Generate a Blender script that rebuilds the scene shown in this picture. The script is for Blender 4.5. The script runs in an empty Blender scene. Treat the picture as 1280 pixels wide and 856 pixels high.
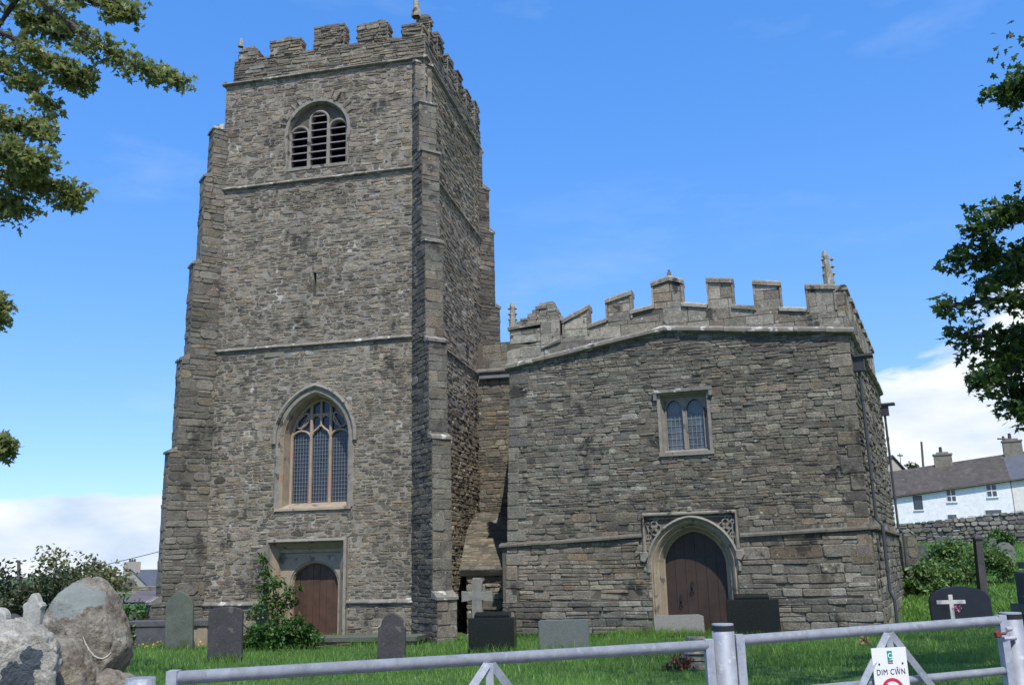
import bpy, math, random
import numpy as np
from mathutils import Vector, geometry, noise as mnoise
R_ = math.radians
rng = random.Random(11)
sc = bpy.context.scene
col = sc.collection

# ------------------------------------------------------------------ camera, sky, sun, exposure
F, PITCH, ROLL, EYE = 1150.0, R_(13.5), .025, 1.6
cp, sp, cr, sr = math.cos(PITCH), math.sin(PITCH), math.cos(ROLL), math.sin(ROLL)
FW = Vector((0, cp, sp)); UP0 = Vector((0, -sp, cp)); RT0 = Vector((1, 0, 0))
RT = cr * RT0 - sr * UP0; UPV = cr * UP0 + sr * RT0
CAM = Vector((0, 0, EYE))
cam = bpy.data.cameras.new('camera'); cam.sensor_width = 36; cam.lens = F / 1280 * 36
cam.clip_start = .05; cam.clip_end = 3000
co = bpy.data.objects.new('camera', cam); col.objects.link(co); sc.camera = co
from mathutils import Matrix
co.matrix_world = Matrix(((RT.x, UPV.x, -FW.x, CAM.x), (RT.y, UPV.y, -FW.y, CAM.y), (RT.z, UPV.z, -FW.z, CAM.z), (0, 0, 0, 1)))

SUN_EL, SUN_AZ = R_(57), R_(13)          # azimuth measured from straight behind the camera towards the right
sdir = Vector((math.cos(SUN_EL) * math.sin(SUN_AZ), -math.cos(SUN_EL) * math.cos(SUN_AZ), math.sin(SUN_EL)))
sl = bpy.data.lights.new('sun', 'SUN'); sl.energy = 4.8; sl.angle = R_(.53); sl.color = (1, .94, .84)
so = bpy.data.objects.new('sun', sl); col.objects.link(so); so.location = (10, -10, 40)
so.rotation_euler = sdir.to_track_quat('Z', 'Y').to_euler()
sc.view_settings.view_transform = 'Standard'; sc.view_settings.look = 'None'
sc.view_settings.exposure = 0.0; sc.view_settings.gamma = 1; sc.view_settings.use_curve_mapping = False

wd = bpy.data.worlds.new('World'); sc.world = wd; wd.use_nodes = True
nt = wd.node_tree; N = nt.nodes; L = nt.links
for n in list(N): N.remove(n)
def nd(t, **k):
    n = N.new(t)
    for a, b in k.items(): setattr(n, a, b)
    return n
out = nd('ShaderNodeOutputWorld'); bg = nd('ShaderNodeBackground'); bg.inputs[1].default_value = .1
sky = nd('ShaderNodeTexSky', sky_type='NISHITA', sun_disc=False)
sky.sun_elevation = SUN_EL; sky.sun_rotation = math.pi - SUN_AZ if False else math.atan2(sdir.x, sdir.y)
sky.air_density = 1.0; sky.dust_density = .25; sky.ozone_density = 2.2; sky.altitude = 0
hs = nd('ShaderNodeHueSaturation'); hs.inputs['Saturation'].default_value = 1.38; hs.inputs['Value'].default_value = 2.45; hs.inputs['Hue'].default_value = .507
L.new(sky.outputs[0], hs.inputs['Color'])
tc = nd('ShaderNodeTexCoord'); sx = nd('ShaderNodeSeparateXYZ'); L.new(tc.outputs['Generated'], sx.inputs[0])
def wmath(op, a, b=None, clamp=False):
    n = nd('ShaderNodeMath', operation=op, use_clamp=clamp)
    for i, v in enumerate((a, b)):
        if v is None: continue
        if isinstance(v, (int, float)): n.inputs[i].default_value = v
        else: L.new(v, n.inputs[i])
    return n.outputs[0]
mp = nd('ShaderNodeMapping'); mp.inputs['Scale'].default_value = (1, 1, 2.6); L.new(tc.outputs['Generated'], mp.inputs[0])
mp.inputs['Location'].default_value = (3.3, 1.7, .35)
n1 = nd('ShaderNodeTexNoise'); n1.inputs['Scale'].default_value = 3.4; n1.inputs['Detail'].default_value = 9; n1.inputs['Roughness'].default_value = .56
n1.inputs['Distortion'].default_value = .35
L.new(mp.outputs[0], n1.inputs['Vector'])
# more cloud low down, and towards the right of the church
bias = wmath('MULTIPLY', wmath('SUBTRACT', sx.outputs['X'], .18), .55, False)
bias = wmath('MAXIMUM', bias, 0.0)
elev = wmath('SUBTRACT', sx.outputs['Z'], bias)
dens = wmath('SUBTRACT', n1.outputs['Fac'], wmath('ADD', .20, wmath('MULTIPLY', elev, 3.4)))
cmask = wmath('MULTIPLY', dens, 15.0, True)
n2 = nd('ShaderNodeTexNoise'); n2.inputs['Scale'].default_value = 2.2; n2.inputs['Detail'].default_value = 7; n2.inputs['Roughness'].default_value = .6
mp2 = nd('ShaderNodeMapping'); mp2.inputs['Scale'].default_value = (1, 1.4, 3.5); mp2.inputs['Location'].default_value = (.4, .2, 1.1); L.new(tc.outputs['Generated'], mp2.inputs[0]); L.new(mp2.outputs[0], n2.inputs['Vector'])
wisp = wmath('MULTIPLY', wmath('SUBTRACT', n2.outputs['Fac'], .56), .9, True)
fac = wmath('MAXIMUM', cmask, wisp)
cl = nd('ShaderNodeValToRGB'); cl.color_ramp.elements[0].color = (6.2, 7.6, 9.6, 1); cl.color_ramp.elements[1].color = (10.5, 10.8, 11.2, 1)
cl.color_ramp.elements[0].position = .36; cl.color_ramp.elements[1].position = .6
n3 = nd('ShaderNodeTexNoise'); n3.inputs['Scale'].default_value = 6; n3.inputs['Detail'].default_value = 6; L.new(mp.outputs[0], n3.inputs['Vector']); L.new(n3.outputs['Fac'], cl.inputs[0])
mx = nd('ShaderNodeMix', data_type='RGBA'); L.new(fac, mx.inputs[0])
gm = nd('ShaderNodeGamma'); gm.inputs[1].default_value = .55; L.new(hs.outputs[0], gm.inputs[0])
tn_ = nd('ShaderNodeMix', data_type='RGBA', blend_type='MULTIPLY'); tn_.inputs[0].default_value = 1; L.new(gm.outputs[0], tn_.inputs[6]); tn_.inputs[7].default_value = (1.5, 2.0, 2.95, 1)
L.new(tn_.outputs[2], mx.inputs[6]); L.new(cl.outputs[0], mx.inputs[7])
L.new(mx.outputs[2], bg.inputs[0]); L.new(bg.outputs[0], out.inputs[0])

# ------------------------------------------------------------------ helpers: sight lines, wall frames
def ray(x, y): return FW * F + RT * (x - 640) - UPV * (y - 428)
def at(x, y, Y):
    d = ray(x, y); return CAM + d * (Y / d.y)
def smooth(a, b, x):
    t = max(0., min(1., (x - a) / (b - a))); return t * t * (3 - 2 * t)
def gz(X, Y):
    g = -.27 + .012 * max(0, min(18, 24 - Y))
    g += .075 * max(0, Y - 24) * smooth(8.5, 13, X)
    if Y > 100: g += .02 * (Y - 100) * smooth(8.5, 13, X)
    g += .02 * mnoise.noise(Vector((X * .5, Y * .5, 0)))
    return g
def ghit(x, y):
    d = ray(x, y); t = 3 / d.y
    while t * d.y < 160:
        P = CAM + d * t
        if P.z <= gz(P.x, P.y): return P
        t += .04 / d.y
    return CAM + d * t
class Wall:
    """vertical plane; u runs left to right seen from outside, d is outwards"""
    def __init__(s, O, U):
        s.O = Vector((O[0], O[1], 0)); s.U = Vector((U[0], U[1], 0)).normalized(); s.n = Vector((s.U.y, -s.U.x, 0))
    def M(s, u, z, d=0): p = s.O + s.U * u + s.n * d; return (p.x, p.y, z)
    def px(s, x, y, d=0):
        k = ray(x, y); t = ((s.O + s.n * d - CAM).dot(s.n)) / k.dot(s.n); P = CAM + k * t
        return ((P - s.O).dot(s.U), P.z)
    def shift(s, u, d=0): return Wall(s.M(u, 0, d), s.U)
    def right(s, u, d=0): return Wall(s.M(u, 0, d), -s.n)          # wall turning the corner away at u
    def left(s, u, depth, d=0): return Wall(s.M(u, 0, d - depth), s.n)

class MB:
    def __init__(s): s.v = []; s.f = []; s.m = []; s.c = []; s.col = (1, 1, 1)
    def add(s, vs, fs, mat=0, colr=None):
        b = len(s.v); s.v += vs; s.c += [colr or s.col] * len(vs)
        for f in fs: s.f.append([b + i for i in f]); s.m.append(mat)
    def box(s, W, u0, u1, z0, z1, d0, d1, mat=0, colr=None):
        P = [W.M(u, z, d) for d in (d0, d1) for z in (z0, z1) for u in (u0, u1)]
        s.add(P, [(4, 5, 7, 6), (1, 0, 2, 3), (0, 4, 6, 2), (5, 1, 3, 7), (6, 7, 3, 2), (0, 1, 5, 4)], mat, colr)
    def prism(s, W, poly, d0, d1, mat=0, bev=0, colr=None):
        n = len(poly); cx = sum(p[0] for p in poly) / n; cz = sum(p[1] for p in poly) / n
        rings = [(1, d0)]
        if bev: rings += [(1, d1 - bev)]
        w = max(p[0] for p in poly) - min(p[0] for p in poly)
        rings += [(1 - 2 * bev / max(w, .01), d1)]
        vs = []
        for k, d in rings: vs += [W.M(cx + (p[0] - cx) * k, cz + (p[1] - cz) * k, d) for p in poly]
        fs = []
        for r in range(len(rings) - 1):
            for i in range(n): j = (i + 1) % n; fs.append((r * n + i, r * n + j, (r + 1) * n + j, (r + 1) * n + i))
        fs.append(tuple(range((len(rings) - 1) * n, len(rings) * n))); fs.append(tuple(range(n - 1, -1, -1)))
        s.add(vs, fs, mat, colr)
    def loft(s, W, outs, mat=0, closed=False, colr=None):
        n = len(outs[0][0]); vs = []
        for o, d in outs: vs += [W.M(p[0], p[1], d) for p in o]
        fs = []
        for r in range(len(outs) - 1):
            for i in range(n if closed else n - 1): j = (i + 1) % n; fs.append((r * n + i, (r + 1) * n + i, (r + 1) * n + j, r * n + j))
        s.add(vs, fs, mat, colr)
    def ribbon(s, W, path, w, d0, d1, mat=0, closed=False, cham=0, colr=None):
        n = len(path); A = []; B = []; A2 = []; B2 = []
        for i in range(n):
            p = path[(i - 1) % n] if (i or closed) else path[i]; q = path[(i + 1) % n] if (i < n - 1 or closed) else path[i]
            t = Vector((q[0] - p[0], q[1] - p[1])); t.normalize(); nx, nz = -t.y, t.x
            h = w / 2; k = max(.0, h - cham)
            A.append((path[i][0] + nx * h, path[i][1] + nz * h)); B.append((path[i][0] - nx * h, path[i][1] - nz * h))
            A2.append((path[i][0] + nx * k, path[i][1] + nz * k)); B2.append((path[i][0] - nx * k, path[i][1] - nz * k))
        s.loft(W, [(B, d0), (B, d1 - cham), (B2, d1), (A2, d1), (A, d1 - cham), (A, d0)], mat, closed, colr)
        if not closed:
            for e in (0, -1):
                P = [W.M(*B[e], d0), W.M(*B[e], d1 - cham), W.M(*B2[e], d1), W.M(*A2[e], d1), W.M(*A[e], d1 - cham), W.M(*A[e], d0)]
                s.add(P, [tuple(range(6))], mat, colr)
    def tube(s, pts, rad, k=8, mat=0, cap=True, colr=None):
        pts = [Vector(p) for p in pts]; n = len(pts); vs = []
        rad = rad if isinstance(rad, (list, tuple)) else [rad] * n
        up = Vector((0, 0, 1))
        for i, p in enumerate(pts):
            t = (pts[min(i + 1, n - 1)] - pts[max(i - 1, 0)]).normalized()
            a = t.cross(up if abs(t.z) < .9 else Vector((1, 0, 0))).normalized(); b = t.cross(a)
            for j in range(k):
                an = 2 * math.pi * j / k; q = p + (a * math.cos(an) + b * math.sin(an)) * rad[i]; vs.append(tuple(q))
        fs = [(i * k + j, i * k + (j + 1) % k, (i + 1) * k + (j + 1) % k, (i + 1) * k + j) for i in range(n - 1) for j in range(k)]
        if cap: fs += [tuple(range(k)), tuple(range((n - 1) * k, n * k))]
        s.add(vs, fs, mat, colr)
    def sheet(s, W, outer, holes=(), d=0, mat=0, colr=None):
        polys = [[Vector((p[0], p[1], 0)) for p in o] for o in [outer, *holes]]
        tri = geometry.tessellate_polygon(polys); flat = [p for o in polys for p in o]
        fs = []
        for a, b, c in tri:
            ar = (flat[b] - flat[a]).cross(flat[c] - flat[a]).z
            fs.append((a, b, c) if ar > 0 else (a, c, b))
        s.add([W.M(p.x, p.y, d) for p in flat], fs, mat, colr)
    def build(s, name, mats, parent=None, smooth=False):
        me = bpy.data.meshes.new(name); me.from_pydata(s.v, [], s.f)
        for m in (mats if isinstance(mats, (list, tuple)) else [mats]): me.materials.append(m)
        if max(s.m, default=0): me.polygons.foreach_set('material_index', s.m)
        ca = me.color_attributes.new('stone', 'FLOAT_COLOR', 'POINT')
        ca.data.foreach_set('color', np.array([(*c, 1) for c in s.c], dtype=np.float32).ravel())
        if smooth: me.polygons.foreach_set('use_smooth', [True] * len(me.polygons))
        me.update()
        o = bpy.data.objects.new(name, me); col.objects.link(o)
        if parent:
            o.parent = parent; o.matrix_parent_inverse = Matrix.Translation(-parent.location) if False else parent.matrix_world.inverted()
        return o
def tag(o, label=None, cat=None, group=None, kind=None):
    if label: o['label'] = label
    if cat: o['category'] = cat
    if group: o['group'] = group
    if kind: o['kind'] = kind
    return o
def empty(name, loc, label, cat, group=None):
    o = bpy.data.objects.new(name, None); o.empty_display_size = .2; col.objects.link(o); o.location = loc
    o.matrix_world = Matrix.Translation(loc)
    return tag(o, label, cat, group)

# ------------------------------------------------------------------ materials
def mat(name):
    m = bpy.data.materials.new(name); m.use_nodes = True; t = m.node_tree; b = t.nodes['Principled BSDF']; return m, t, b
def simple(name, c, rough=.7, metal=0, var=.12, nscale=6, bump=.0, bscale=40, spots=None, use_attr=False, fine=0):
    """principled colour broken up by two noises, optional lichen spots (colour, amount, scale)"""
    m, t, b = mat(name); n = t.nodes; l = t.links
    co_ = n.new('ShaderNodeTexCoord')
    ns = n.new('ShaderNodeTexNoise'); ns.inputs['Scale'].default_value = nscale; ns.inputs['Detail'].default_value = 8; ns.inputs['Roughness'].default_value = .65
    l.new(co_.outputs['Object'], ns.inputs['Vector'])
    mr = n.new('ShaderNodeMapRange'); mr.inputs[1].default_value = .25; mr.inputs[2].default_value = .75; mr.inputs[3].default_value = 1 - var; mr.inputs[4].default_value = 1 + var
    l.new(ns.outputs['Fac'], mr.inputs[0])
    mul = n.new('ShaderNodeVectorMath'); mul.operation = 'SCALE'; l.new(mr.outputs[0], mul.inputs['Scale'])
    if use_attr:
        at_ = n.new('ShaderNodeAttribute'); at_.attribute_name = 'stone'; l.new(at_.outputs['Color'], mul.inputs[0])
    else: mul.inputs[0].default_value = c
    last = mul.outputs[0]
    if fine:
        fn = n.new('ShaderNodeTexNoise'); fn.inputs['Scale'].default_value = 24; fn.inputs['Detail'].default_value = 7; fn.inputs['Roughness'].default_value = .75; l.new(co_.outputs['Object'], fn.inputs['Vector'])
        fr_ = n.new('ShaderNodeMapRange'); fr_.inputs[1].default_value = .3; fr_.inputs[2].default_value = .7; fr_.inputs[3].default_value = 1 - fine; fr_.inputs[4].default_value = 1 + fine; l.new(fn.outputs['Fac'], fr_.inputs[0])
        fm = n.new('ShaderNodeVectorMath'); fm.operation = 'SCALE'; l.new(last, fm.inputs[0]); l.new(fr_.outputs[0], fm.inputs['Scale']); last = fm.outputs[0]
    for i, (sc_, am, ss) in enumerate(spots or []):
        q = n.new('ShaderNodeTexNoise'); q.inputs['Scale'].default_value = ss; q.inputs['Detail'].default_value = 5; q.inputs['Roughness'].default_value = .6
        mpn = n.new('ShaderNodeMapping'); mpn.inputs['Location'].default_value = (7.1 * i + 1, 3.3 * i, 1.7 * i); l.new(co_.outputs['Object'], mpn.inputs[0]); l.new(mpn.outputs[0], q.inputs['Vector'])
        r = n.new('ShaderNodeMapRange'); r.inputs[1].default_value = am; r.inputs[2].default_value = am + .06; l.new(q.outputs['Fac'], r.inputs[0])
        mm = n.new('ShaderNodeMix'); mm.data_type = 'RGBA'; l.new(r.outputs[0], mm.inputs[0]); l.new(last, mm.inputs[6]); mm.inputs[7].default_value = (*sc_, 1); last = mm.outputs[2]
    l.new(last, b.inputs['Base Color']); b.inputs['Roughness'].default_value = rough; b.inputs['Metallic'].default_value = metal
    if bump:
        bn = n.new('ShaderNodeTexNoise'); bn.inputs['Scale'].default_value = bscale; bn.inputs['Detail'].default_value = 6; bn.inputs['Roughness'].default_value = .7; l.new(co_.outputs['Object'], bn.inputs['Vector'])
        bp = n.new('ShaderNodeBump'); bp.inputs['Strength'].default_value = bump; bp.inputs['Distance'].default_value = .03; l.new(bn.outputs['Fac'], bp.inputs['Height']); l.new(bp.outputs[0], b.inputs['Normal'])
    return m
WHITE = (.55, .55, .5); BROWN = (.12, .085, .05); OCH = (.2, .13, .06)
DKL = (.06, .055, .045)
M = {}
M['rubble'] = simple('rubble_stone', None, .9, var=.35, nscale=4, bump=1.0, bscale=24, fine=.5, spots=[(DKL, .60, 1.1), ((.5, .49, .43), .66, 13), ((.17, .13, .07), .64, 1.7), ((.34, .31, .25), .65, .8)], use_attr=True)
M['rubble_dark'] = simple('dark_rubble_stone', None, .9, var=.4, nscale=4, bump=1.0, bscale=24, fine=.55, spots=[((.045, .042, .035), .60, .9), ((.46, .455, .41), .655, 9), ((.15, .10, .055), .66, 1.3), (WHITE, .70, 3.2)], use_attr=True)
M['mortar'] = simple('pale_mortar', (.25, .228, .185), .95, var=.4, nscale=2.5, bump=.6, spots=[((.18, .162, .128), .54, 1.1), ((.45, .425, .365), .61, 1.3)])
M['mortar_dark'] = simple('dark_mortar', (.115, .103, .08), .95, var=.4, nscale=2.5, bump=.6, spots=[((.2, .18, .15), .58, 1.0)])
M['ashlar'] = simple('lichened_ashlar', None, .9, var=.35, nscale=7, bump=.8, bscale=30, fine=.5, spots=[((.42, .41, .36), .60, 6), (DKL, .60, 2.5), (OCH, .68, 3)], use_attr=True)
M['buff'] = simple('buff_dressed_stone', (.32, .265, .19), .85, var=.25, nscale=4, bump=.35, spots=[((.13, .12, .1), .58, 3), ((.36, .2, .13), .62, 2.2)])
M['greydress'] = simple('grey_dressed_stone', (.24, .22, .18), .88, var=.3, nscale=5, bump=.45, spots=[(WHITE, .68, 8), (DKL, .58, 3)])
M['pink'] = simple('pink_tracery_stone', (.34, .265, .2), .85, var=.25, nscale=3, bump=.2, spots=[((.42, .24, .18), .56, 1.8)])
M['dripstone'] = simple('dark_drip_course', (.13, .12, .097), .9, var=.35, nscale=5, bump=.5, fine=.4, spots=[((.4, .39, .34), .66, 8)])
M['string'] = simple('string_course_stone', (.19, .178, .148), .9, var=.35, nscale=5, bump=.5, spots=[((.5, .49, .45), .57, 4), (DKL, .6, 3)])
M['door'] = simple('brown_oak', (.082, .043, .026), .6, var=.4, nscale=3, bump=.2, bscale=60)
M['door_dark'] = simple('dark_oak', (.04, .023, .016), .6, var=.4, nscale=3, bump=.2, bscale=60)
M['iron'] = simple('black_iron', (.015, .015, .016), .5)
M['glass'] = simple('dark_leaded_glass', (.012, .02, .035), .12, var=.6, nscale=4, bump=.15, bscale=9)
M['glass_pale'] = simple('pale_leaded_glass', (.09, .11, .12), .15, var=.7, nscale=3, bump=.15, bscale=9)
M['leadcame'] = simple('grey_lead_bars', (.22, .24, .25), .6)
M['lead'] = simple('grey_lead', (.16, .175, .2), .6, var=.2)
M['pipe'] = simple('dark_painted_pipe', (.05, .055, .065), .6)
M['louvre'] = simple('grey_louvre_slate', (.23, .2, .22), .8, var=.3)
M['black'] = simple('dark_void', (.004, .003, .006), .9)
M['slate'] = simple('grey_slate', (.085, .083, .085), .75, var=.35, nscale=4, bump=.3, fine=.35, spots=[((.17, .165, .14), .6, 4), ((.05, .06, .035), .62, 2)])
M['slate_dark'] = simple('dark_slate', (.05, .047, .048), .75, var=.4, nscale=3, bump=.3, fine=.35, spots=[((.11, .108, .09), .62, 5), ((.05, .055, .03), .6, 1.8)])
M['slate_green'] = simple('green_grey_slate', (.092, .105, .08), .8, var=.35, nscale=2.5, bump=.3, fine=.3, spots=[((.06, .08, .04), .6, 1.4)])
M['polished'] = simple('black_polished_granite', (.012, .014, .014), .22, var=.3, nscale=30)
M['granite'] = simple('grey_granite', (.12, .135, .125), .7, var=.55, nscale=60)
M['granite_pale'] = simple('pale_granite', (.23, .225, .2), .8, var=.5, nscale=60)
M['marble'] = simple('weathered_pale_marble', (.36, .35, .31), .8, fine=.3, var=.25, nscale=4, bump=.2, spots=[((.17, .16, .13), .6, 3)])
M['cross'] = simple('lichened_cross_stone', (.2, .19, .165), .9, var=.3, nscale=6, bump=.4, spots=[(WHITE, .66, 7)])
M['galv'] = simple('galvanised_steel', (.40, .42, .45), .55, metal=.35, var=.3, nscale=14, bump=.08, bscale=60, spots=[((.47, .49, .52), .58, 26), ((.32, .335, .36), .63, 17), ((.24, .19, .14), .70, 5)])
M['galv_dull'] = simple('dull_galvanised_steel', (.28, .30, .335), .6, metal=.3, var=.25, nscale=10, bump=.05, bscale=60, spots=[((.38, .40, .43), .58, 16)])
M['whitepaint'] = simple('white_sign_face', (.8, .8, .8), .4, var=.02)
M['red'] = simple('red_print', (.6, .03, .06), .4, var=.02)
M['green'] = simple('green_print', (.0, .3, .2), .4, var=.02)
M['ink'] = simple('black_print', (.02, .02, .025), .4, var=.02)
M['rust'] = simple('rusty_red_latch', (.16, .035, .025), .8, var=.3)
M['limewash'] = simple('white_limewash_rubble', (.8, .8, .79), .9, var=.15, nscale=3, bump=1.0, bscale=2.4)
M['creamwash'] = simple('cream_wash', (.74, .71, .64), .9, var=.12, nscale=2.5, bump=.8, bscale=2)
M['roofbrown'] = simple('brown_slate_roof', (.072, .062, .053), .85, var=.45, nscale=1.6, bump=.5, bscale=7, spots=[((.12, .105, .088), .6, 3)])
M['roofblue'] = simple('blue_slate_roof', (.085, .093, .11), .7, var=.25, nscale=2, bump=.3, bscale=6)
M['render'] = simple('beige_render', (.42, .37, .30), .9, var=.1)
M['paintwhite'] = simple('white_paint', (.75, .75, .75), .7, var=.05)
M['wood'] = simple('grey_pole_wood', (.10, .085, .07), .9, var=.3)
M['bark'] = simple('grey_bark', (.07, .058, .045), .95, var=.4, nscale=8, bump=.8, bscale=20)
M['pinkflower'] = simple('pink_petals', (.6, .25, .35), .8, var=.3, nscale=30)
M['yellowflower'] = simple('yellow_petals', (.6, .42, .04), .8, var=.2)
M['boulder'] = simple('lichened_boulder', (.245, .22, .168), .92, var=.5, nscale=9, bump=1.0, bscale=45, fine=.6, spots=[((.16, .13, .09), .57, 7), ((.50, .48, .42), .62, 6), ((.12, .11, .085), .63, 16)])
M['boulder_pale'] = simple('pale_boulder', (.44, .42, .35), .92, var=.35, nscale=9, bump=1.0, bscale=50, fine=.45, spots=[((.25, .22, .17), .6, 9), ((.62, .6, .54), .62, 8)])
M['boulder_face'] = simple('green_broken_rock', (.2, .222, .195), .85, var=.35, nscale=8, bump=.8, bscale=30, spots=[((.12, .17, .15), .6, 18), ((.3, .26, .18), .66, 9)])
M['boulder_dark'] = simple('dark_broken_rock', (.055, .07, .078), .7, var=.6, nscale=6, bump=1.0, bscale=16)
M['quartz'] = simple('white_quartz_vein', (.48, .45, .38), .7, var=.15)
M['drywall'] = simple('dry_stone', None, .95, var=.35, nscale=6, bump=.6, bscale=20, spots=[((.35, .33, .28), .64, 5), ((.06, .08, .03), .6, 2)], use_attr=True)

def leafmat(name, c, c2, trans=.35, scale=1.3):
    m, t, b = mat(name); n = t.nodes; l = t.links
    oi = n.new('ShaderNodeAttribute'); oi.attribute_name = 'stone'
    mx_ = n.new('ShaderNodeMix'); mx_.data_type = 'RGBA'; mx_.inputs[6].default_value = (*c, 1); mx_.inputs[7].default_value = (*c2, 1)
    sp_ = n.new('ShaderNodeSeparateColor'); l.new(oi.outputs['Color'], sp_.inputs[0]); l.new(sp_.outputs[0], mx_.inputs[0])
    l.new(mx_.outputs[2], b.inputs['Base Color']); b.inputs['Roughness'].default_value = .45
    tr = n.new('ShaderNodeBsdfTranslucent'); l.new(mx_.outputs[2], tr.inputs[0])
    ms = n.new('ShaderNodeMixShader'); ms.inputs[0].default_value = trans
    l.new(b.outputs[0], ms.inputs[1]); l.new(tr.outputs[0], ms.inputs[2]); l.new(ms.outputs[0], n['Material Output'].inputs[0])
    return m
M['leaf_left'] = leafmat('sycamore_leaf', (.07, .105, .03), (.29, .33, .11), .5)
M['leaf_right'] = leafmat('dark_leaf', (.03, .07, .015), (.11, .18, .04), .45)
M['leaf_shrub'] = leafmat('shrub_leaf', (.03, .085, .015), (.10, .20, .04))
M['leaf_ivy'] = leafmat('ivy_leaf', (.02, .06, .015), (.08, .15, .04))
M['leaf_pale'] = leafmat('pale_shrub_leaf', (.045, .11, .02), (.22, .33, .10))
M['leaf_hedge'] = leafmat('hedge_leaf', (.035, .055, .018), (.10, .11, .035))
M['leaf_olive'] = leafmat('olive_leaf', (.06, .075, .02), (.2, .2, .07))
M['grass'] = leafmat('grass_blade', (.06, .16, .022), (.22, .40, .075), .45)
M['leaf_red'] = leafmat('red_leaf', (.10, .03, .02), (.2, .07, .03))
M['turf'] = simple('turf_soil', (.05, .105, .02), .95, var=.4, nscale=1.5, bump=.5)
M['road'] = simple('asphalt', (.05, .05, .05), .9, var=.3, nscale=20, bump=.3)

# ------------------------------------------------------------------ masonry
def clip(poly, a, b, c):
    """keep a*u+b*z<=c"""
    o = []; n = len(poly)
    for i in range(n):
        p, q = poly[i], poly[(i + 1) % n]; dp = a * p[0] + b * p[1] - c; dq = a * q[0] + b * q[1] - c
        if dp <= 0: o.append(p)
        if (dp < 0 < dq) or (dq < 0 < dp): t = dp / (dp - dq); o.append((p[0] + (q[0] - p[0]) * t, p[1] + (q[1] - p[1]) * t))
    return o
def area(p): return .5 * sum(p[i][0] * p[(i + 1) % len(p)][1] - p[(i + 1) % len(p)][0] * p[i][1] for i in range(len(p)))
def edges(poly):
    if area(poly) < 0: poly = poly[::-1]
    r = []
    for i in range(len(poly)):
        p, q = poly[i], poly[(i + 1) % len(poly)]; a, b = q[1] - p[1], -(q[0] - p[0]); r.append((a, b, a * p[0] + b * p[1]))
    return r
def subtract(poly, hole):
    hx = [p[0] for p in hole]; hz = [p[1] for p in hole]; px_ = [p[0] for p in poly]; pz = [p[1] for p in poly]
    if max(px_) <= min(hx) or min(px_) >= max(hx) or max(pz) <= min(hz) or min(pz) >= max(hz): return [poly]
    res = []; cur = poly
    for a, b, c in edges(hole):
        o = clip(cur, -a, -b, -c)
        if len(o) > 2 and area(o) > .002: res.append(o)
        cur = clip(cur, a, b, c)
        if len(cur) < 3: break
    return res
def vary(c, v, hue=.025):
    k = rng.uniform(1 - v, 1 + v); return tuple(max(.004, x * k * rng.uniform(1 - hue, 1 + hue)) for x in c)
def pick(pal, v=.22):
    if (pal is PAL_T or pal is PAL_K) and rng.random() < .014: return vary((.27, .255, .215), .15)
    return vary(pal[min(int(rng.random() ** 1.4 * len(pal)), len(pal) - 1)], v)
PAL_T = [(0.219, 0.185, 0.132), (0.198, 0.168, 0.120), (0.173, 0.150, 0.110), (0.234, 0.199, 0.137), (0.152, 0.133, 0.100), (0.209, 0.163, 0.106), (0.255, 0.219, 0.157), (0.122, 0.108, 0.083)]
PAL_K = [(0.161, 0.146, 0.113), (0.139, 0.128, 0.099), (0.176, 0.159, 0.123), (0.120, 0.112, 0.089), (0.191, 0.169, 0.126), (0.167, 0.136, 0.094), (0.220, 0.204, 0.156), (0.098, 0.092, 0.077)]
PAL_A = [(0.254, 0.230, 0.177), (0.226, 0.205, 0.158), (0.190, 0.173, 0.136), (0.287, 0.262, 0.207), (0.238, 0.200, 0.141)]
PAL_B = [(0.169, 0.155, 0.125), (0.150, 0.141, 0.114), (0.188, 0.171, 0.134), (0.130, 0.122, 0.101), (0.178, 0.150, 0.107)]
def stones(mb, W, poly, holes=(), ch=(.09, .2), ln=(.18, .52), dep=(.004, .03), gap=.016, pal=PAL_T, mat=0, wav=.035, split=.25, rnd=.28, tilt=.07, pv=.2, sk=.022):
    us = [p[0] for p in poly]; zs = [p[1] for p in poly]; ea = edges(poly)
    z = min(zs) - rng.uniform(0, ch[0]); sd = rng.uniform(0, 100); bases = [z]
    while z < max(zs): z += rng.uniform(*ch) * (1 if rng.random() > .14 else 1.45); bases.append(z)
    def zb(i, u): return bases[i] + wav * mnoise.noise(Vector((u * .7, bases[i] * 2.3, sd))) + wav * .5 * mnoise.noise(Vector((u * 2.9, bases[i] * 5, sd + 9)))
    for i in range(len(bases) - 1):
        u = min(us) - rng.uniform(0, ln[0]); h = bases[i + 1] - bases[i]
        while u < max(us):
            w = rng.uniform(*ln) * (.75 + .5 * h / ch[1]) * (1.7 if rng.random() < .05 else 1); u1 = u + w; a = u; um = (a + u1) / 2
            j = lambda s=sk: rng.uniform(-s, s)
            cell = [(a + j(), zb(i, a)), (um, zb(i, um)), (u1 + j(), zb(i, u1)), (u1 + j(), zb(i + 1, u1)), (um, zb(i + 1, um)), (a + j(), zb(i + 1, a))]
            cells = [cell]
            if h > ch[0] * 1.35 and rng.random() < split:
                f = rng.uniform(.4, .6); mid = [(p[0] + (q[0] - p[0]) * f, p[1] + (q[1] - p[1]) * f + j(.008)) for p, q in zip(cell[:3], cell[5:2:-1])]
                cells = [cell[:3] + mid[::-1], mid + cell[3:]]
            u = u1
            for c in cells:
                for e in ea:
                    c = clip(c, *e)
                    if len(c) < 3: break
                if len(c) < 3: continue
                parts = [c]
                for hl in holes: parts = [q for p in parts for q in subtract(p, hl)]
                for p in parts: stone(mb, W, p, dep, gap, pal, mat, rnd, tilt, pv)
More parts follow.
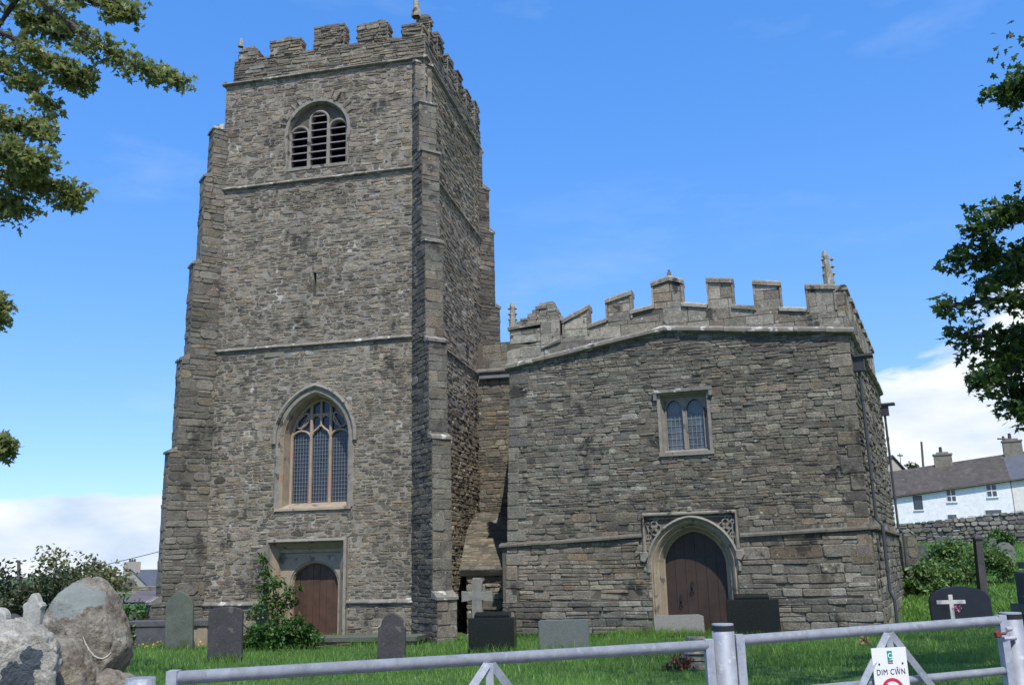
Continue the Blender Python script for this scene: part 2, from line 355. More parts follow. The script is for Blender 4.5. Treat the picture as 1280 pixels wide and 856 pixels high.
def stone(mb, W, p, dep, gap, pal, mat, rnd, tilt, pv=.22):
    if len(p) < 3: return
    u0, u1 = min(q[0] for q in p), max(q[0] for q in p); z0, z1 = min(q[1] for q in p), max(q[1] for q in p)
    w, h = u1 - u0, z1 - z0
    if w < .05 or h < .035: return
    cu, cz = (u0 + u1) / 2, (z0 + z1) / 2; q = []
    n = len(p); r = rnd * min(w, h)
    for i in range(n):                                   # knock the corners off
        a, b, c = Vector(p[i - 1]), Vector(p[i]), Vector(p[(i + 1) % n])
        if (a - b).length < 1e-4 or (c - b).length < 1e-4: continue
        ang = abs((a - b).normalized().dot((c - b).normalized()))
        if ang > .93: q.append(tuple(b)); continue
        k = rng.uniform(.4, 1.3) * r
        q.append(tuple(b + (a - b).normalized() * min(k, (a - b).length * .42))); q.append(tuple(b + (c - b).normalized() * min(k, (c - b).length * .42)))
    if len(q) < 3: return
    g = gap * rng.uniform(.5, 1.4); ku, kz = max(.3, 1 - g / w), max(.3, 1 - g / h)
    q = [(cu + (a - cu) * ku, cz + (b - cz) * kz) for a, b in q]
    d = rng.uniform(*dep); ta, tb = rng.uniform(-tilt, tilt), rng.uniform(-tilt, tilt)
    k2 = 1 - min(.5, .030 / w + .03), 1 - min(.5, .026 / h + .05)
    vs = []
    for ring in range(3):
        for a, b in q:
            if ring == 2: a, b = cu + (a - cu) * k2[0], cz + (b - cz) * k2[1]
            dd = -.01 if ring == 0 else (d * .55 if ring == 1 else d)
            if ring: dd += ta * max(-.3, min(.3, a - cu)) + tb * (b - cz) + rng.uniform(-.003, .003)
            vs.append(W.M(a, b, dd))
    m = len(q); fs = []
    for rg in (0, 1):
        for i in range(m): j = (i + 1) % m; fs.append((rg * m + i, rg * m + j, (rg + 1) * m + j, (rg + 1) * m + i))
    fs.append(tuple(range(2 * m, 3 * m)))
    zn = 1 + .36 * mnoise.noise(Vector((vs[0][0] * .42 + 3, vs[0][1] * .42, vs[0][2] * .5))) + .25 * mnoise.noise(Vector((vs[0][0] * 1.3, vs[0][1] * 1.3 + 5, vs[0][2] * 1.1)))
    wn = .035 * mnoise.noise(Vector((vs[0][0] * .5, vs[0][1] * .5 + 9, vs[0][2] * .45)))
    c = pick(pal, pv); mb.add(vs, fs, mat, (c[0] * zn * (1 + wn), c[1] * zn, c[2] * zn * (1 - wn * 1.5)))
def rect(u0, u1, z0, z1): return [(u0, z0), (u1, z0), (u1, z1), (u0, z1)]
def arch(cu, a, zs, c, off, z0, n=9):
    Rr = a + c + off; th = math.acos(max(-1, min(1, -c / Rr))) if c else math.pi / 2
    left = [(cu - a - off, z0)]
    for i in range(n + 1):
        t = math.pi - (math.pi - th) * i / n if True else 0
        left.append((cu + c + Rr * math.cos(t), zs + Rr * math.sin(t)))
    right_ = [(2 * cu - p[0], p[1]) for p in reversed(left[:-1])]
    return left + right_
def block(mb, W, u0, u1, z0, z1, depth, pal, mats=(0, 1), stn={}, top=True, d=0):
    """free-standing bit of wall: core plus stones on front, two sides and back"""
    mb.box(W, u0, u1, z0, z1, d - depth, d, mats[1], (.2, .19, .16))
    stones(mb, W.shift(0, d), rect(u0, u1, z0, z1), pal=pal, mat=mats[0], **stn)
    stones(mb, W.right(u1, d), rect(0, depth, z0, z1), pal=pal, mat=mats[0], **stn)
    stones(mb, W.left(u0, depth, d), rect(0, depth, z0, z1), pal=pal, mat=mats[0], **stn)
    bk = Wall(W.M(u1, 0, d - depth), -W.U)
    stones(mb, bk, rect(0, u1 - u0, z0, z1), pal=pal, mat=mats[0], **stn)
    if top:                                                # ragged cap stones
        u = u0 - .02
        while u < u1 - .05:
            w = min(rng.uniform(.2, .42), u1 + .02 - u); c = pick(pal)
            hh = rng.uniform(.03, .08); k = rng.uniform(.0, .03)
            mb.box(W, u, u + w - .01, z1 - .005, z1 + hh, d - depth - .02 - k, d + .02 + k, mats[0], c); u += w

# ------------------------------------------------------------------ ground
gb = MB()
xs = sorted(set([-400, -250, -160, -110, -80, -60, -50, -42] + [x * 1.5 for x in range(-24, 40)] + [62, 70, 80, 95, 120, 160, 250, 400]))
ys = sorted(set([5.7] + [6.5 + i * 1.2 for i in range(45)] + [62, 66, 72, 80, 90, 100, 120, 150, 200, 300, 500, 900]))
gb.v = [(x, y, gz(x, y)) for y in ys for x in xs]; gb.c = [(1, 1, 1)] * len(gb.v)
nx_ = len(xs)
gb.f = [[j * nx_ + i, j * nx_ + i + 1, (j + 1) * nx_ + i + 1, (j + 1) * nx_ + i] for j in range(len(ys) - 1) for i in range(nx_ - 1)]; gb.m = [0] * len(gb.f)
tag(gb.build('churchyard_ground', M['turf'], smooth=True), kind='structure')
rb = MB(); rb.add([(-400, -60, 0), (400, -60, 0), (400, 5.7, 0), (-400, 5.7, 0)], [(0, 1, 2, 3)])
tag(rb.build('road', M['road']), kind='structure')
rk = MB(); wk = Wall((-400, 5.7), (1, 0)); rk.box(wk, 0, 800, -.5, .0, -.15, 0); tag(rk.build('kerb', M['greydress']), kind='structure')

# ------------------------------------------------------------------ church tower
a12 = R_(12); O_T = at(515, 790, 25)
T = Wall(O_T, (math.cos(a12), -math.sin(a12)))
WL, CR = -6.0, .39                     # visible face runs from WL to 0; true corners lie CR beyond
UL, UR = WL - CR, CR; SIDE = UR - UL
ZT = 16.42                              # string under the parapet
tower = empty('church_tower', T.M(-3, -.3, -3), 'tall square rubble stone church tower with battlements, diagonal buttresses and louvred belfry', 'church tower')
# openings (u, z measured on the wall)
winL, winS = T.px(346, 640)[0], 3.22; winR = T.px(437, 600)[0]
bw = (winL + winR) / 2; ba = (winR - winL) / 2 - .04
win_zs = 5.15; apexz = 6.45
def c_for(a, rise): return max(0., (rise * rise - a * a) / (2 * a))
win_c = c_for(ba, apexz - win_zs)
win_out = arch(bw, ba, win_zs, win_c, 0, winS)
bl, br_ = T.px(362, 170)[0] - .05, T.px(433, 165)[0] + .03
bb = (bl + br_) / 2; bba = (br_ - bl) / 2; bel_z0 = T.px(395, 207)[1]; bel_top = T.px(398, 127)[1]; bel_zs = bel_top - bba * 1.02
bel_out = arch(bb, bba, bel_zs, 0.02, 0, bel_z0)
dl, dr = T.px(335, 720)[0], T.px(433, 720)[0]; dtop = T.px(390, 676)[1]
door_rect = rect(dl, dr, -.6, dtop)
slu, slz0 = T.px(393, 371); slz1 = T.px(393, 341)[1]
slit = rect(slu - .05, slu + .05, slz0, slz1)
mbw = MB()
UT = -6.14; ZB = T.px(520, 132)[1]      # the top stage is set in at the north corner
mbw.sheet(T, [(UL, -.7), (UR, -.7), (UR, ZT + .05), (UT, ZT + .05), (UT, ZB), (UL, ZB)], [win_out, bel_out, door_rect, slit], 0, 1)
win_hole = arch(bw, ba, win_zs, win_c, .07, winS - .1, 4); bel_hole = arch(bb, bba, bel_zs, 0.02, .04, bel_z0 - .04, 4)
door_hole = rect(dl - .04, dr + .04, -.6, dtop + .06)
TS = dict(dep=(.0, .018), gap=.019, ln=(.085, .34), ch=(.065, .16), rnd=.36, wav=.06, tilt=.1, split=.4, sk=.035, pv=.26)
stones(mbw, T, rect(UL + .01, UR - .01, -.5, ZB), [win_hole, bel_hole, door_hole, slit], pal=PAL_T, **TS)
stones(mbw, T, rect(UT + .01, UR - .01, ZB, ZT), [bel_hole], pal=PAL_T, **TS)
mbw.loft(T, [(slit, 0), (slit, -.4)], 1, True); mbw.box(T, slu - .1, slu + .1, slz0 - .1, slz1 + .1, -.45, -.4, 3)
# pale radiating rag stones over the belfry arch
for k in range(15):
    an = R_(18 + k * 10.3); ra = bba + .1; c_, s_ = math.cos(an), math.sin(an); lnn = rng.uniform(.16, .42); wv = rng.uniform(.03, .055)
    P0 = (bb + c_ * ra, bel_zs + s_ * ra); P1 = (bb + c_ * (ra + lnn), bel_zs + s_ * (ra + lnn))
    if k % 3 == 0: continue
    mbw.prism(T, [(P0[0] + s_ * wv, P0[1] - c_ * wv), (P1[0] + s_ * wv, P1[1] - c_ * wv), (P1[0] - s_ * wv, P1[1] + c_ * wv), (P0[0] - s_ * wv, P0[1] + c_ * wv)], -.01, rng.uniform(.03, .07), 0, .01, pick(PAL_T + PAL_A))
S = T.right(UR)                         # south face
stS = dict(dep=(.004, .034), gap=.022, ln=(.16, .5), ch=(.075, .16), tilt=.12, split=.3)
mbw.sheet(S, rect(0, SIDE, -.7, ZT + .05), [], 0, 1)
stones(mbw, S, rect(.01, SIDE - .01, -.5, ZT), pal=PAL_T, **stS)
Nn = T.left(UL, SIDE); Ee = Wall(T.M(UR, 0, -SIDE), -T.U)
NnT = T.left(UT, SIDE); mbw.sheet(NnT, rect(0, SIDE, ZB - .1, ZT + .05), [], 0, 1); stones(mbw, NnT, rect(.01, SIDE - .01, ZB, ZT), pal=PAL_T, ch=(.2, .35), ln=(.4, .9))
mbw.add([T.M(UL, ZB, 0), T.M(UT, ZB, 0), T.M(UT, ZB, -SIDE), T.M(UL, ZB, -SIDE)], [(0, 1, 2, 3)], 1)
for Wx in (Nn, Ee):
    mbw.sheet(Wx, rect(0, SIDE, -.7, (ZB if Wx is Nn else ZT + .05)), [], 0, 1)
    stones(mbw, Wx, rect(.01, SIDE - .01, -.5, ZB if Wx is Nn else ZT), pal=PAL_T, ch=(.2, .35), ln=(.4, .9))
mbw.add([T.M(UT, ZT + .04, 0), T.M(UR, ZT + .04, 0), T.M(UR, ZT + .04, -SIDE), T.M(UT, ZT + .04, -SIDE)], [(0, 1, 2, 3)], 1)
mbw.build('wall', [M['rubble'], M['mortar'], M['mortar_dark'], M['black']], tower)

# string courses
def ring_string(z, dproj, h, name='string_course', gap=None, ul=None):
    ul = UL if ul is None else ul; Nw = T.left(ul, SIDE)
    b = MB()
    for Wx, a, c in ((T, ul - dproj, UR + dproj), (S, -dproj, SIDE + dproj), (Nw, -dproj, SIDE + dproj), (Ee, -dproj, SIDE + dproj)):
        u = a
        while u < c - .01:
            w = min(rng.uniform(.5, 1.1), c - u)
            if gap and Wx is T and u < gap[1] and u + w > gap[0]:
                if u < gap[0] - .05: w = gap[0] - u
                else: u = gap[1]; continue
            jz = rng.uniform(-.012, .012); jd = rng.uniform(-.012, .008)
            q = [(.0, z + h + .03), (dproj + jd, z + h * .45 + jz), (dproj + jd, z + .02 + jz), (dproj * .4, z), (-.02, z - .01), (-.02, z + h + .03)]
            vs = [Wx.M(uu, qz, qd) for uu in (u + .004, u + w - .004) for qd, qz in q]; n = len(q)
            b.add(vs, [(i, (i + 1) % n, n + (i + 1) % n, n + i) for i in range(n)] + [tuple(range(n)), tuple(range(2 * n - 1, n - 1, -1))])
            u += w
    return b.build(name, M['string'], tower)
ring_string(ZT, .11, .1, ul=UT); ring_string(12.88, .10, .09); ring_string(7.8, .09, .085)
ring_string(.66, .07, .1, gap=(dl - .02, dr + .02))

# diagonal buttresses with set-offs
TH = .56
PAL_D = [(0.098, 0.088, 0.073), (0.078, 0.071, 0.059), (0.117, 0.105, 0.086), (0.143, 0.127, 0.101)]   # darker stones for the left face of each buttress
zst = [T.px(520, y)[1] for y in (78, 132, 195, 308, 432, 551, 745)]
Ls = [.14, .40, .58, .76, .95, 1.12, 1.36]
def buttress(Wf, Wleft_origin, diag, pal=PAL_B, first=0):
    b = MB(); dv = Vector((diag[0], diag[1], 0)).normalized()
    side_v = Vector((-dv.y, dv.x, 0))                      # +side = the right-hand edge seen looking outwards reversed
    c0 = Vector(Wleft_origin)
    A = Wall(c0 - side_v * 0, dv)                          # left face seen from outside
    zt = zst + [-.6]
    for i in range(first, len(Ls)):
        top, bot = zt[i], zt[i + 1]; Lq = Ls[i] - .24
        Wl_ = A; We = Wall(A.M(Lq, 0, 0), side_v); Wr = Wall(We.M(TH, 0, 0), -dv)
        b.box(Wl_, -TH / 2 - .2, Lq, bot, top, -TH, 0, 1)
        nextL = Ls[i - 1] - .24 if i else -.25
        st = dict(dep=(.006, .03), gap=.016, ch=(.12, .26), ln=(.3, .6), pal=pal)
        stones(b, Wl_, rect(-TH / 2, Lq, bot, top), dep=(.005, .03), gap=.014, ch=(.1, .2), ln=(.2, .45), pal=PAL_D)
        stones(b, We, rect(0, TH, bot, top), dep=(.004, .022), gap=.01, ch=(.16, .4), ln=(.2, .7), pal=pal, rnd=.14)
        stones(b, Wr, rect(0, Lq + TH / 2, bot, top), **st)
        # sloping weathered set-off
        zt_ = top; ov = .05
        q = [(nextL - .03, zt_ + (Lq - nextL) * .6 + .02), (Lq + ov, zt_ + .0), (Lq + ov, zt_ - .07), (nextL - .03, zt_ - .03)]
        vs = [tuple(A.O + A.U * uu + A.n * dd + Vector((0, 0, zz))) for dd in (-TH - .03, .03) for uu, zz in q]
        b.add(vs, [(0, 1, 2, 3), (7, 6, 5, 4), (0, 4, 5, 1), (1, 5, 6, 2), (2, 6, 7, 3), (3, 7, 4, 0)], 2, (.24, .22, .18))
    return b.build('buttress', [M['rubble'], M['mortar_dark'], M['string']], tower)
nT, uT = T.n, T.U; sn = S.n
def diagv(a, b): return (a + b).normalized()
dSW = diagv(nT, uT); dNW = diagv(nT, -uT); dSE = diagv(-nT, uT); dNE = diagv(-nT, -uT)
def bcorner(corner, d):
    side_v = Vector((-d.y, d.x, 0)); return Vector(corner) - side_v * (TH / 2)
corners = {'SW': T.M(UR, 0, 0), 'NW': T.M(UL, 0, 0), 'SE': T.M(UR, 0, -SIDE), 'NE': T.M(UL, 0, -SIDE)}
for k, d in (('SW', dSW), ('NW', dNW), ('SE', dSE), ('NE', dNE)): buttress(T, bcorner(corners[k], d), d, first=1 if k[0] == 'N' else 0)

# parapet and merlons
ZP = 17.22
pb = MB(); tp = .38; ULP = -5.9
stP = dict(dep=(.006, .04), gap=.018, ch=(.07, .15), ln=(.18, .5), tilt=.08)
NnP = T.left(ULP, SIDE)
for Wx, hole in ((T, 0), (S, 0), (NnP, 0), (Ee, 0)):
    pb.box(Wx, tp, SIDE - tp, ZT + .1, ZP, -tp, -.004, 1) if Wx is not T else pb.box(Wx, ULP, UR, ZT + .1, ZP, -tp, -.004, 1)
    if Wx is T: stones(pb, Wx, rect(ULP, UR, ZT + .12, ZP), pal=PAL_T, **stP)
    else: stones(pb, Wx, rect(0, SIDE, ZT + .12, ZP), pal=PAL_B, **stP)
    u = ULP if Wx is T else 0; e = UR if Wx is T else SIDE
    while u < e - .05:
        w = min(rng.uniform(.25, .5), e - u); pb.box(Wx, u, u + w - .012, ZP - .005, ZP + rng.uniform(.03, .07), -tp, .015, 0, pick(PAL_T)); u += w
parapet = pb.build('parapet', [M['rubble'], M['mortar']], tower)
def merlon(W, u0, u1, z1, tops=None, pal=PAL_T, dep_=.38):
    b = MB(); zz = z1 - rng.uniform(0, .06); u0 += rng.uniform(0, .05); u1 -= rng.uniform(0, .05); block(b, W, u0, u1, ZP + .02, zz, dep_, pal, stn=dict(stP, dep=(.0, .07), tilt=.14), d=.0)
    # crumbling crown: shorter course in the middle
    m = (u0 + u1) / 2; k = (u1 - u0)
    for i in range(7):
        w = rng.uniform(.1, .22); uu = m + rng.uniform(-.32, .32) * k; b.box(W, uu - w / 2, uu + w / 2, zz + .02, zz + rng.uniform(.05, .15), -dep_ * rng.uniform(.7, 1), rng.uniform(-.05, .01), 0, pick(pal))
    o = b.build('merlon', [M['rubble'], M['mortar']]); o.parent = parapet; o.matrix_parent_inverse = parapet.matrix_world.inverted(); return o
bpy.context.view_layer.update()
for x0, x1, yt in ((297, 322, 60), (337, 377, 46), (392, 431, 29), (445, 486, 27), (501, 529, 28)):
    u0 = T.px(x0, yt + 20)[0]; u1 = T.px(x1, yt + 20)[0]; z1 = T.px((x0 + x1) / 2, yt + 2)[1] - .06
    merlon(T, max(u0, ULP), min(u1, UR), z1)
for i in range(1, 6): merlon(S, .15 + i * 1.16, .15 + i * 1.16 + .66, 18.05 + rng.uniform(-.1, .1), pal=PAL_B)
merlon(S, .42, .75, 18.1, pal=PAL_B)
for Wx in (NnP, Ee):
    for i in range(5): merlon(Wx, .5 + i * 1.3, 1.15 + i * 1.3, 18.0)
def pinnacle(P, h, r, parent, m, crock=True, lean=(0, 0)):
    b = MB(); P = Vector(P); k = 6; vs = []; prof = [(0, 1), (.1, 1.02), (.28, .9), (.5, .76), (.62, .7), (.74, .62), (.84, .66), (.92, .5), (1, .2)]
    for t, rr in prof:
        for j in range(k):
            an = j * 2 * math.pi / k; q = rr * r * rng.uniform(.85, 1.15); vs.append((P.x + math.cos(an) * q + lean[0] * t, P.y + math.sin(an) * q + lean[1] * t, P.z + h * t))
    n = len(prof); b.add(vs, [(i * k + j, i * k + (j + 1) % k, (i + 1) * k + (j + 1) % k, (i + 1) * k + j) for i in range(n - 1) for j in range(k)] + [tuple(range((n - 1) * k, n * k))], 0, (.3, .28, .22))
    if crock:
        for t in (.35, .55, .75):
            for s_ in (-1, 1):
                q = P + Vector((s_ * r * .8, -.02, h * t)); b.add([tuple(q + Vector(v) * r * .4) for v in ((-1, 0, 0), (1, 0, 0), (0, -1, 0), (0, 1, 0), (0, 0, -1), (0, 0, 1.3))], [(0, 2, 5), (2, 1, 5), (1, 3, 5), (3, 0, 5), (2, 0, 4), (1, 2, 4), (3, 1, 4), (0, 3, 4)], 0, (.3, .28, .22))
    o = b.build('pinnacle', m); o.parent = parent; o.matrix_parent_inverse = parent.matrix_world.inverted(); return o
pinnacle(T.M(UR - .34, 18.0, -.2), .62, .15, parapet, M['ashlar'], False)
pinnacle(T.M(ULP + .1, 17.85, -.15), .3, .09, parapet, M['ashlar'], False)

# west window
def arch_polys(o): return [p for p in o]
wp = MB()
prof = [(.24, .0), (.24, .07), (.17, .10), (.12, .06), (.08, .03), (.04, .02), (0, .0), (-.05, -.1), (-.16, -.30), (-.18, -.46)]
WD = -.46; IA = ba - .18
# hood follows the arch only; jamb dressings go down to the sill
hood_z = win_zs - .12
wp.loft(T, [(arch(bw, ba, win_zs, win_c, o, hood_z), d) for o, d in prof[:4]], 0)
wp.loft(T, [(arch(bw, ba, win_zs, win_c, o, winS), d) for o, d in [(.16, .0), (.12, .028), (0, .02)]], 1)
wp.loft(T, [(arch(bw, ba, win_zs, win_c, o, winS), d) for o, d in [(0, .02), (-.05, -.08), (-.06, -.08), (-.11, -.43), (-.12, -.51)]], 2)
# sloping sill
sl_ = [(bw - ba - .02, winS), (bw + ba + .02, winS)]
wp.add([T.M(bw - ba - .1, winS - .06, .05), T.M(bw + ba + .1, winS - .06, .05), T.M(bw + ba + .1, winS + .0, .04), T.M(bw - ba - .1, winS + .0, .04), T.M(bw + ba, winS + .18, -.5), T.M(bw - ba, winS + .18, -.5), T.M(bw - ba - .1, winS - .06, -.02), T.M(bw + ba + .1, winS - .06, -.02)],
       [(0, 1, 2, 3), (3, 2, 4, 5), (0, 6, 7, 1)], 2)
window = wp.build('window', [M['greydress'], M['greydress'], M['buff']], tower)
def under(o, p): o.parent = p; o.matrix_parent_inverse = p.matrix_world.inverted(); return o
zsl = winS + .17; ia = ba - .14
tr = MB(); mw = .085; dA, dB = -.5, -.38
lw = 2 * ia / 3; m1, m2 = bw - lw / 2, bw + lw / 2; hz = win_zs + .02
def arch_z(u, off=-.14): # height of inner arch at u
    Rr = ba + win_c + off; x = abs(u - bw) + win_c; return win_zs + math.sqrt(max(0, Rr * Rr - x * x))
for m in (m1, m2): tr.ribbon(T, [(m, zsl - .05), (m, arch_z(m) + .05)], mw, dA, dB, cham=.03)
outl = arch(bw, ba, win_zs, win_c, -.14, zsl - .05); tr.ribbon(T, outl, mw, dA, dB, cham=.03)
for cu_ in (bw - lw, bw, bw + lw):
    hd = [(cu_ + lw / 2 * math.cos(t), hz + lw / 2 * .85 * math.sin(t)) for t in [math.pi * i / 10 for i in range(11)]]
    if cu_ == bw:
        hd = [(cu_ + lw / 2 * x, hz + .05 + lw * z) for x, z in ((-1, 0), (-.75, .28), (-.35, .42), (0, .62), (.35, .42), (.75, .28), (1, 0))]
    tr.ribbon(T, hd, .06, dA + .01, dB - .01, cham=.02)
tr.ribbon(T, [(bw, hz + lw * .6), (bw, arch_z(bw))], .055, dA + .01, dB - .01, cham=.02)
zt2 = hz + (arch_z(bw) - hz) * .62
tr.ribbon(T, [(m1, zt2), (m2, zt2)], .055, dA + .01, dB - .01, cham=.02)
for cu_ in (bw - lw / 4, bw + lw / 4):
    tr.ribbon(T, [(cu_ + lw / 4 * math.cos(t), zt2 - .16 + .13 * math.sin(t)) for t in [math.pi * i / 8 for i in range(9)]], .04, dA + .01, dB - .02, cham=.015)
for s_ in (-1, 1):     # leaf shaped eyes over the side lights
    cx_ = bw + s_ * lw * .98; cz_ = hz + .56
    eye = [(cx_ + s_ * -.03 + .17 * math.cos(t) * (1 - .35 * max(0, math.sin(t))) - s_ * .10 * math.sin(t), cz_ + .21 * math.sin(t) - .02) for t in [2 * math.pi * i / 16 for i in range(16)]]
    tr.ribbon(T, eye, .05, dA + .01, dB - .015, closed=True, cham=.018)
    tr.ribbon(T, [(bw + s_ * lw * 1.02, hz + .3), (bw + s_ * lw * .55, hz + .75)], .045, dA + .01, dB - .015, cham=.018)
under(tr.build('tracery', M['pink']), window)
gl = MB(); gl.prism(T, arch(bw, ba, win_zs, win_c, -.12, zsl - .05), -.6, -.49); under(gl.build('glass', M['glass']), window)
lt = MB()
for cu_ in (bw - lw, bw, bw + lw):
    for i in range(1, 7): u = cu_ - lw / 2 + lw * i / 7; lt.box(T, u - .0045, u + .0045, zsl - .02, hz + lw * .42 * math.sqrt(max(0, 1 - ((u - cu_) / (lw / 2)) ** 2)), -.49, -.475)
    z = zsl + .05
    while z < hz + lw * .3: lt.box(T, cu_ - lw / 2 + .03, cu_ + lw / 2 - .03, z - .0045, z + .0045, -.49, -.473); z += .108
under(lt.build('lattice', M['leadcame']), window)

# belfry window: three round headed louvred lights
bp_ = MB()
bp_.loft(T, [(arch(bb, bba, bel_zs, .02, o, bel_z0 if o < .1 else bel_zs - .2), d) for o, d in [(.1, .0), (.1, .035), (0.0, .03), (-.03, -.1), (-.03, -.2)]], 0)
bp_.box(T, bb - bba - .03, bb + bba + .03, bel_z0 - .1, bel_z0, -.2, .03, 0)
lw2 = (2 * bba - .06) / 3
belf = bp_.build('belfry_window', [M['greydress']], tower)
fr = MB(); heads = []
for i, hgt in ((-1, -.04), (0, .40), (1, .06)):
    cu_ = bb + i * lw2; z_s = bel_zs + hgt; r_ = lw2 / 2 - .045
    heads.append((cu_, z_s, r_)); hd = arch(cu_, r_, z_s, 0, 0, bel_z0, 7)
    fr.loft(T, [(hd, -.09), (hd, -.3)], 0)
outer = arch(bb, bba, bel_zs, .02, -.02, bel_z0 - .01)
fr.sheet(T, outer, [arch(c, r, z, 0, 0, bel_z0 + .01, 7) for c, z, r in heads], -.2, 1)
for c, z, r in heads: fr.ribbon(T, arch(c, r + .03, z, 0, 0, bel_z0 + .01, 7), .075, -.17, -.07, 0, cham=.02)
under(fr.build('frame', [M['greydress'], M['mortar_dark']]), belf)
bk = MB(); bk.box(T, bb - bba - .1, bb + bba + .1, bel_z0 - .1, bel_top + .1, -.6, -.55); under(bk.build('backing', M['black']), belf)
lv = MB()
for cu_, z_s, r_ in heads:
    z = bel_z0 + .02
    while z < z_s + r_ * .8:
        rr = r_ if z < z_s else math.sqrt(max(.001, r_ * r_ - (z - z_s) ** 2))
        P = [T.M(u, zz, d) for u in (cu_ - rr, cu_ + rr) for zz, d in ((z, -.1), (z + .035, -.1), (z + .16, -.33), (z + .125, -.33))]
        lv.add(P, [(0, 1, 2, 3), (7, 6, 5, 4), (0, 4, 5, 1), (1, 5, 6, 2), (3, 2, 6, 7), (0, 3, 7, 4)]); z += .235
under(lv.build('louvre', M['louvre']), belf)

# tower doorway
dp = MB()
iL, iT = T.px(352, 692, -.3); iR = T.px(426, 700, -.3)[0]
def frame3(l, r, t, z0=-.6): return [(l, z0), (l, t), (r, t), (r, z0)]
lab = [(dl - .03, dr + .03, dtop + .07, .0), (dl - .03, dr + .03, dtop + .07, .12), (dl + .04, dr - .04, dtop + .0, .15), (dl + .07, dr - .07, dtop - .05, .05)]
dp.loft(T, [(frame3(l, r, t, -.6), d) for l, r, t, d in lab[:2]] + [(frame3(l, r, t, -.6), d) for l, r, t, d in lab[2:]], 1)
dp.loft(T, [(frame3(l, r, t), d) for l, r, t, d in [(dl + .07, dr - .07, dtop - .05, .05), (dl + .09, dr - .09, dtop - .08, -.02), (iL - .02, iR + .02, iT + .1, -.22), (iL - .02, iR + .02, iT + .02, -.24), (iL, iR, iT, -.3)]], 0)
aL = T.px(367, 760, -.42)[0]; aR = T.px(422, 760, -.42)[0]; acu = (aL + aR) / 2; aa = (aR - aL) / 2 + .0
atop = T.px(395, 704, -.42)[1]; azs = atop - aa * .88
def segarch(cu, a, zs, rise, off, z0, n=12): return [(cu - a - off, z0)] + [(cu - (a + off) * math.cos(math.pi * i / n), zs + (rise + off) * math.sin(math.pi * i / n)) for i in range(n + 1)] + [(cu + a + off, z0)]
dp.sheet(T, frame3(iL, iR, iT), [segarch(acu, aa, azs, aa * .88, .09, -.59)], -.3, 0)
dp.loft(T, [(segarch(acu, aa, azs, aa * .88, o, -.59), d) for o, d in [(.09, -.3), (.07, -.33), (.04, -.33), (.0, -.4), (0, -.5)]], 0)
tdoor = dp.build('doorway', [M['buff'], M['greydress']], tower)
def planks(name, W, outl, d, n, m, parent, split_z=None):
    us = [p[0] for p in outl]; u0, u1 = min(us), max(us); b = MB()
    for i in range(n):
        a, c = u0 + (u1 - u0) * i / n + .004, u0 + (u1 - u0) * (i + 1) / n - .004
        p = clip(clip(outl, 1, 0, c), -1, 0, -a)
        if len(p) > 2:
            if area(p) < 0: p = p[::-1]
            b.prism(W, p, d - .05, d + rng.uniform(-.004, .004), 0)
    b.prism(W, outl if area(outl) > 0 else outl[::-1], d - .06, d - .012, 1)
    o = b.build(name, [m, M['black']]); return under(o, parent)
planks('door', T, segarch(acu, aa + .02, azs, aa * .88, .02, -.3), -.46, 7, M['door'], tdoor)

# ------------------------------------------------------------------ church aisle (battlemented chapel)
a17 = R_(17.5); O_K = at(633, 795, 25.5)
K = Wall(O_K, (math.cos(a17), -math.sin(a17)))
aisle = empty('church_aisle', K.M(4.6, -.2, -3), 'low grey stone church aisle with stepped battlements, small mullioned window and arched doorway', 'church')
k_tl = K.px(637, 458); k_ap = K.px(830, 412); k_tr = K.px(1057, 414); KW = 9.30; k_bl = 0.0
PALK = PAL_K
kdl, kdr = K.px(806, 700)[0], K.px(925, 690)[0]
kcu = (K.px(835, 760, -.4)[0] + K.px(912, 760, -.4)[0]) / 2; ka = (K.px(912, 760, -.4)[0] - K.px(835, 760, -.4)[0]) / 2
ktop = K.px(872, 664, -.4)[1]; kzs = ktop - ka * 1.13; kc = c_for(ka, ka * 1.13)
kout = .40
label_t = 2.74
hole_arch = arch(kcu, ka, kzs, kc, kout - .06, -.6)
wl, wz0 = K.px(829, 566); wr = K.px(888, 562)[0]; wz1 = K.px(856, 492)[1]
kwin = rect(wl, wr, wz0, wz1)
walltop = [(0, -.7), (KW, -.7), (KW, k_tr[1]), (k_ap[0], k_ap[1]), (.28, k_tl[1])]
kb = MB(); kb.sheet(K, walltop, [hole_arch, kwin], 0, 1)
lab_hole = rect(kdl - .03, kdr + .03, 1.9, label_t + .05)
hA = arch(kcu, ka, kzs, kc, kout - .02, -.7, 4)
whole = rect(wl - .06, wr + .06, wz0 - .06, wz1 + .05)
ST_Z = 2.14
KS = dict(dep=(.003, .03), gap=.011, ln=(.11, .42), ch=(.06, .15), tilt=.09, rnd=.2, wav=.055, sk=.025, pv=.2)
stones(kb, K, [(.34, ST_Z), (KW - .1, ST_Z), (KW - .1, k_tr[1]), (k_ap[0], k_ap[1]), (.4, k_tl[1])], [hA, lab_hole, whole], pal=PALK, **KS)
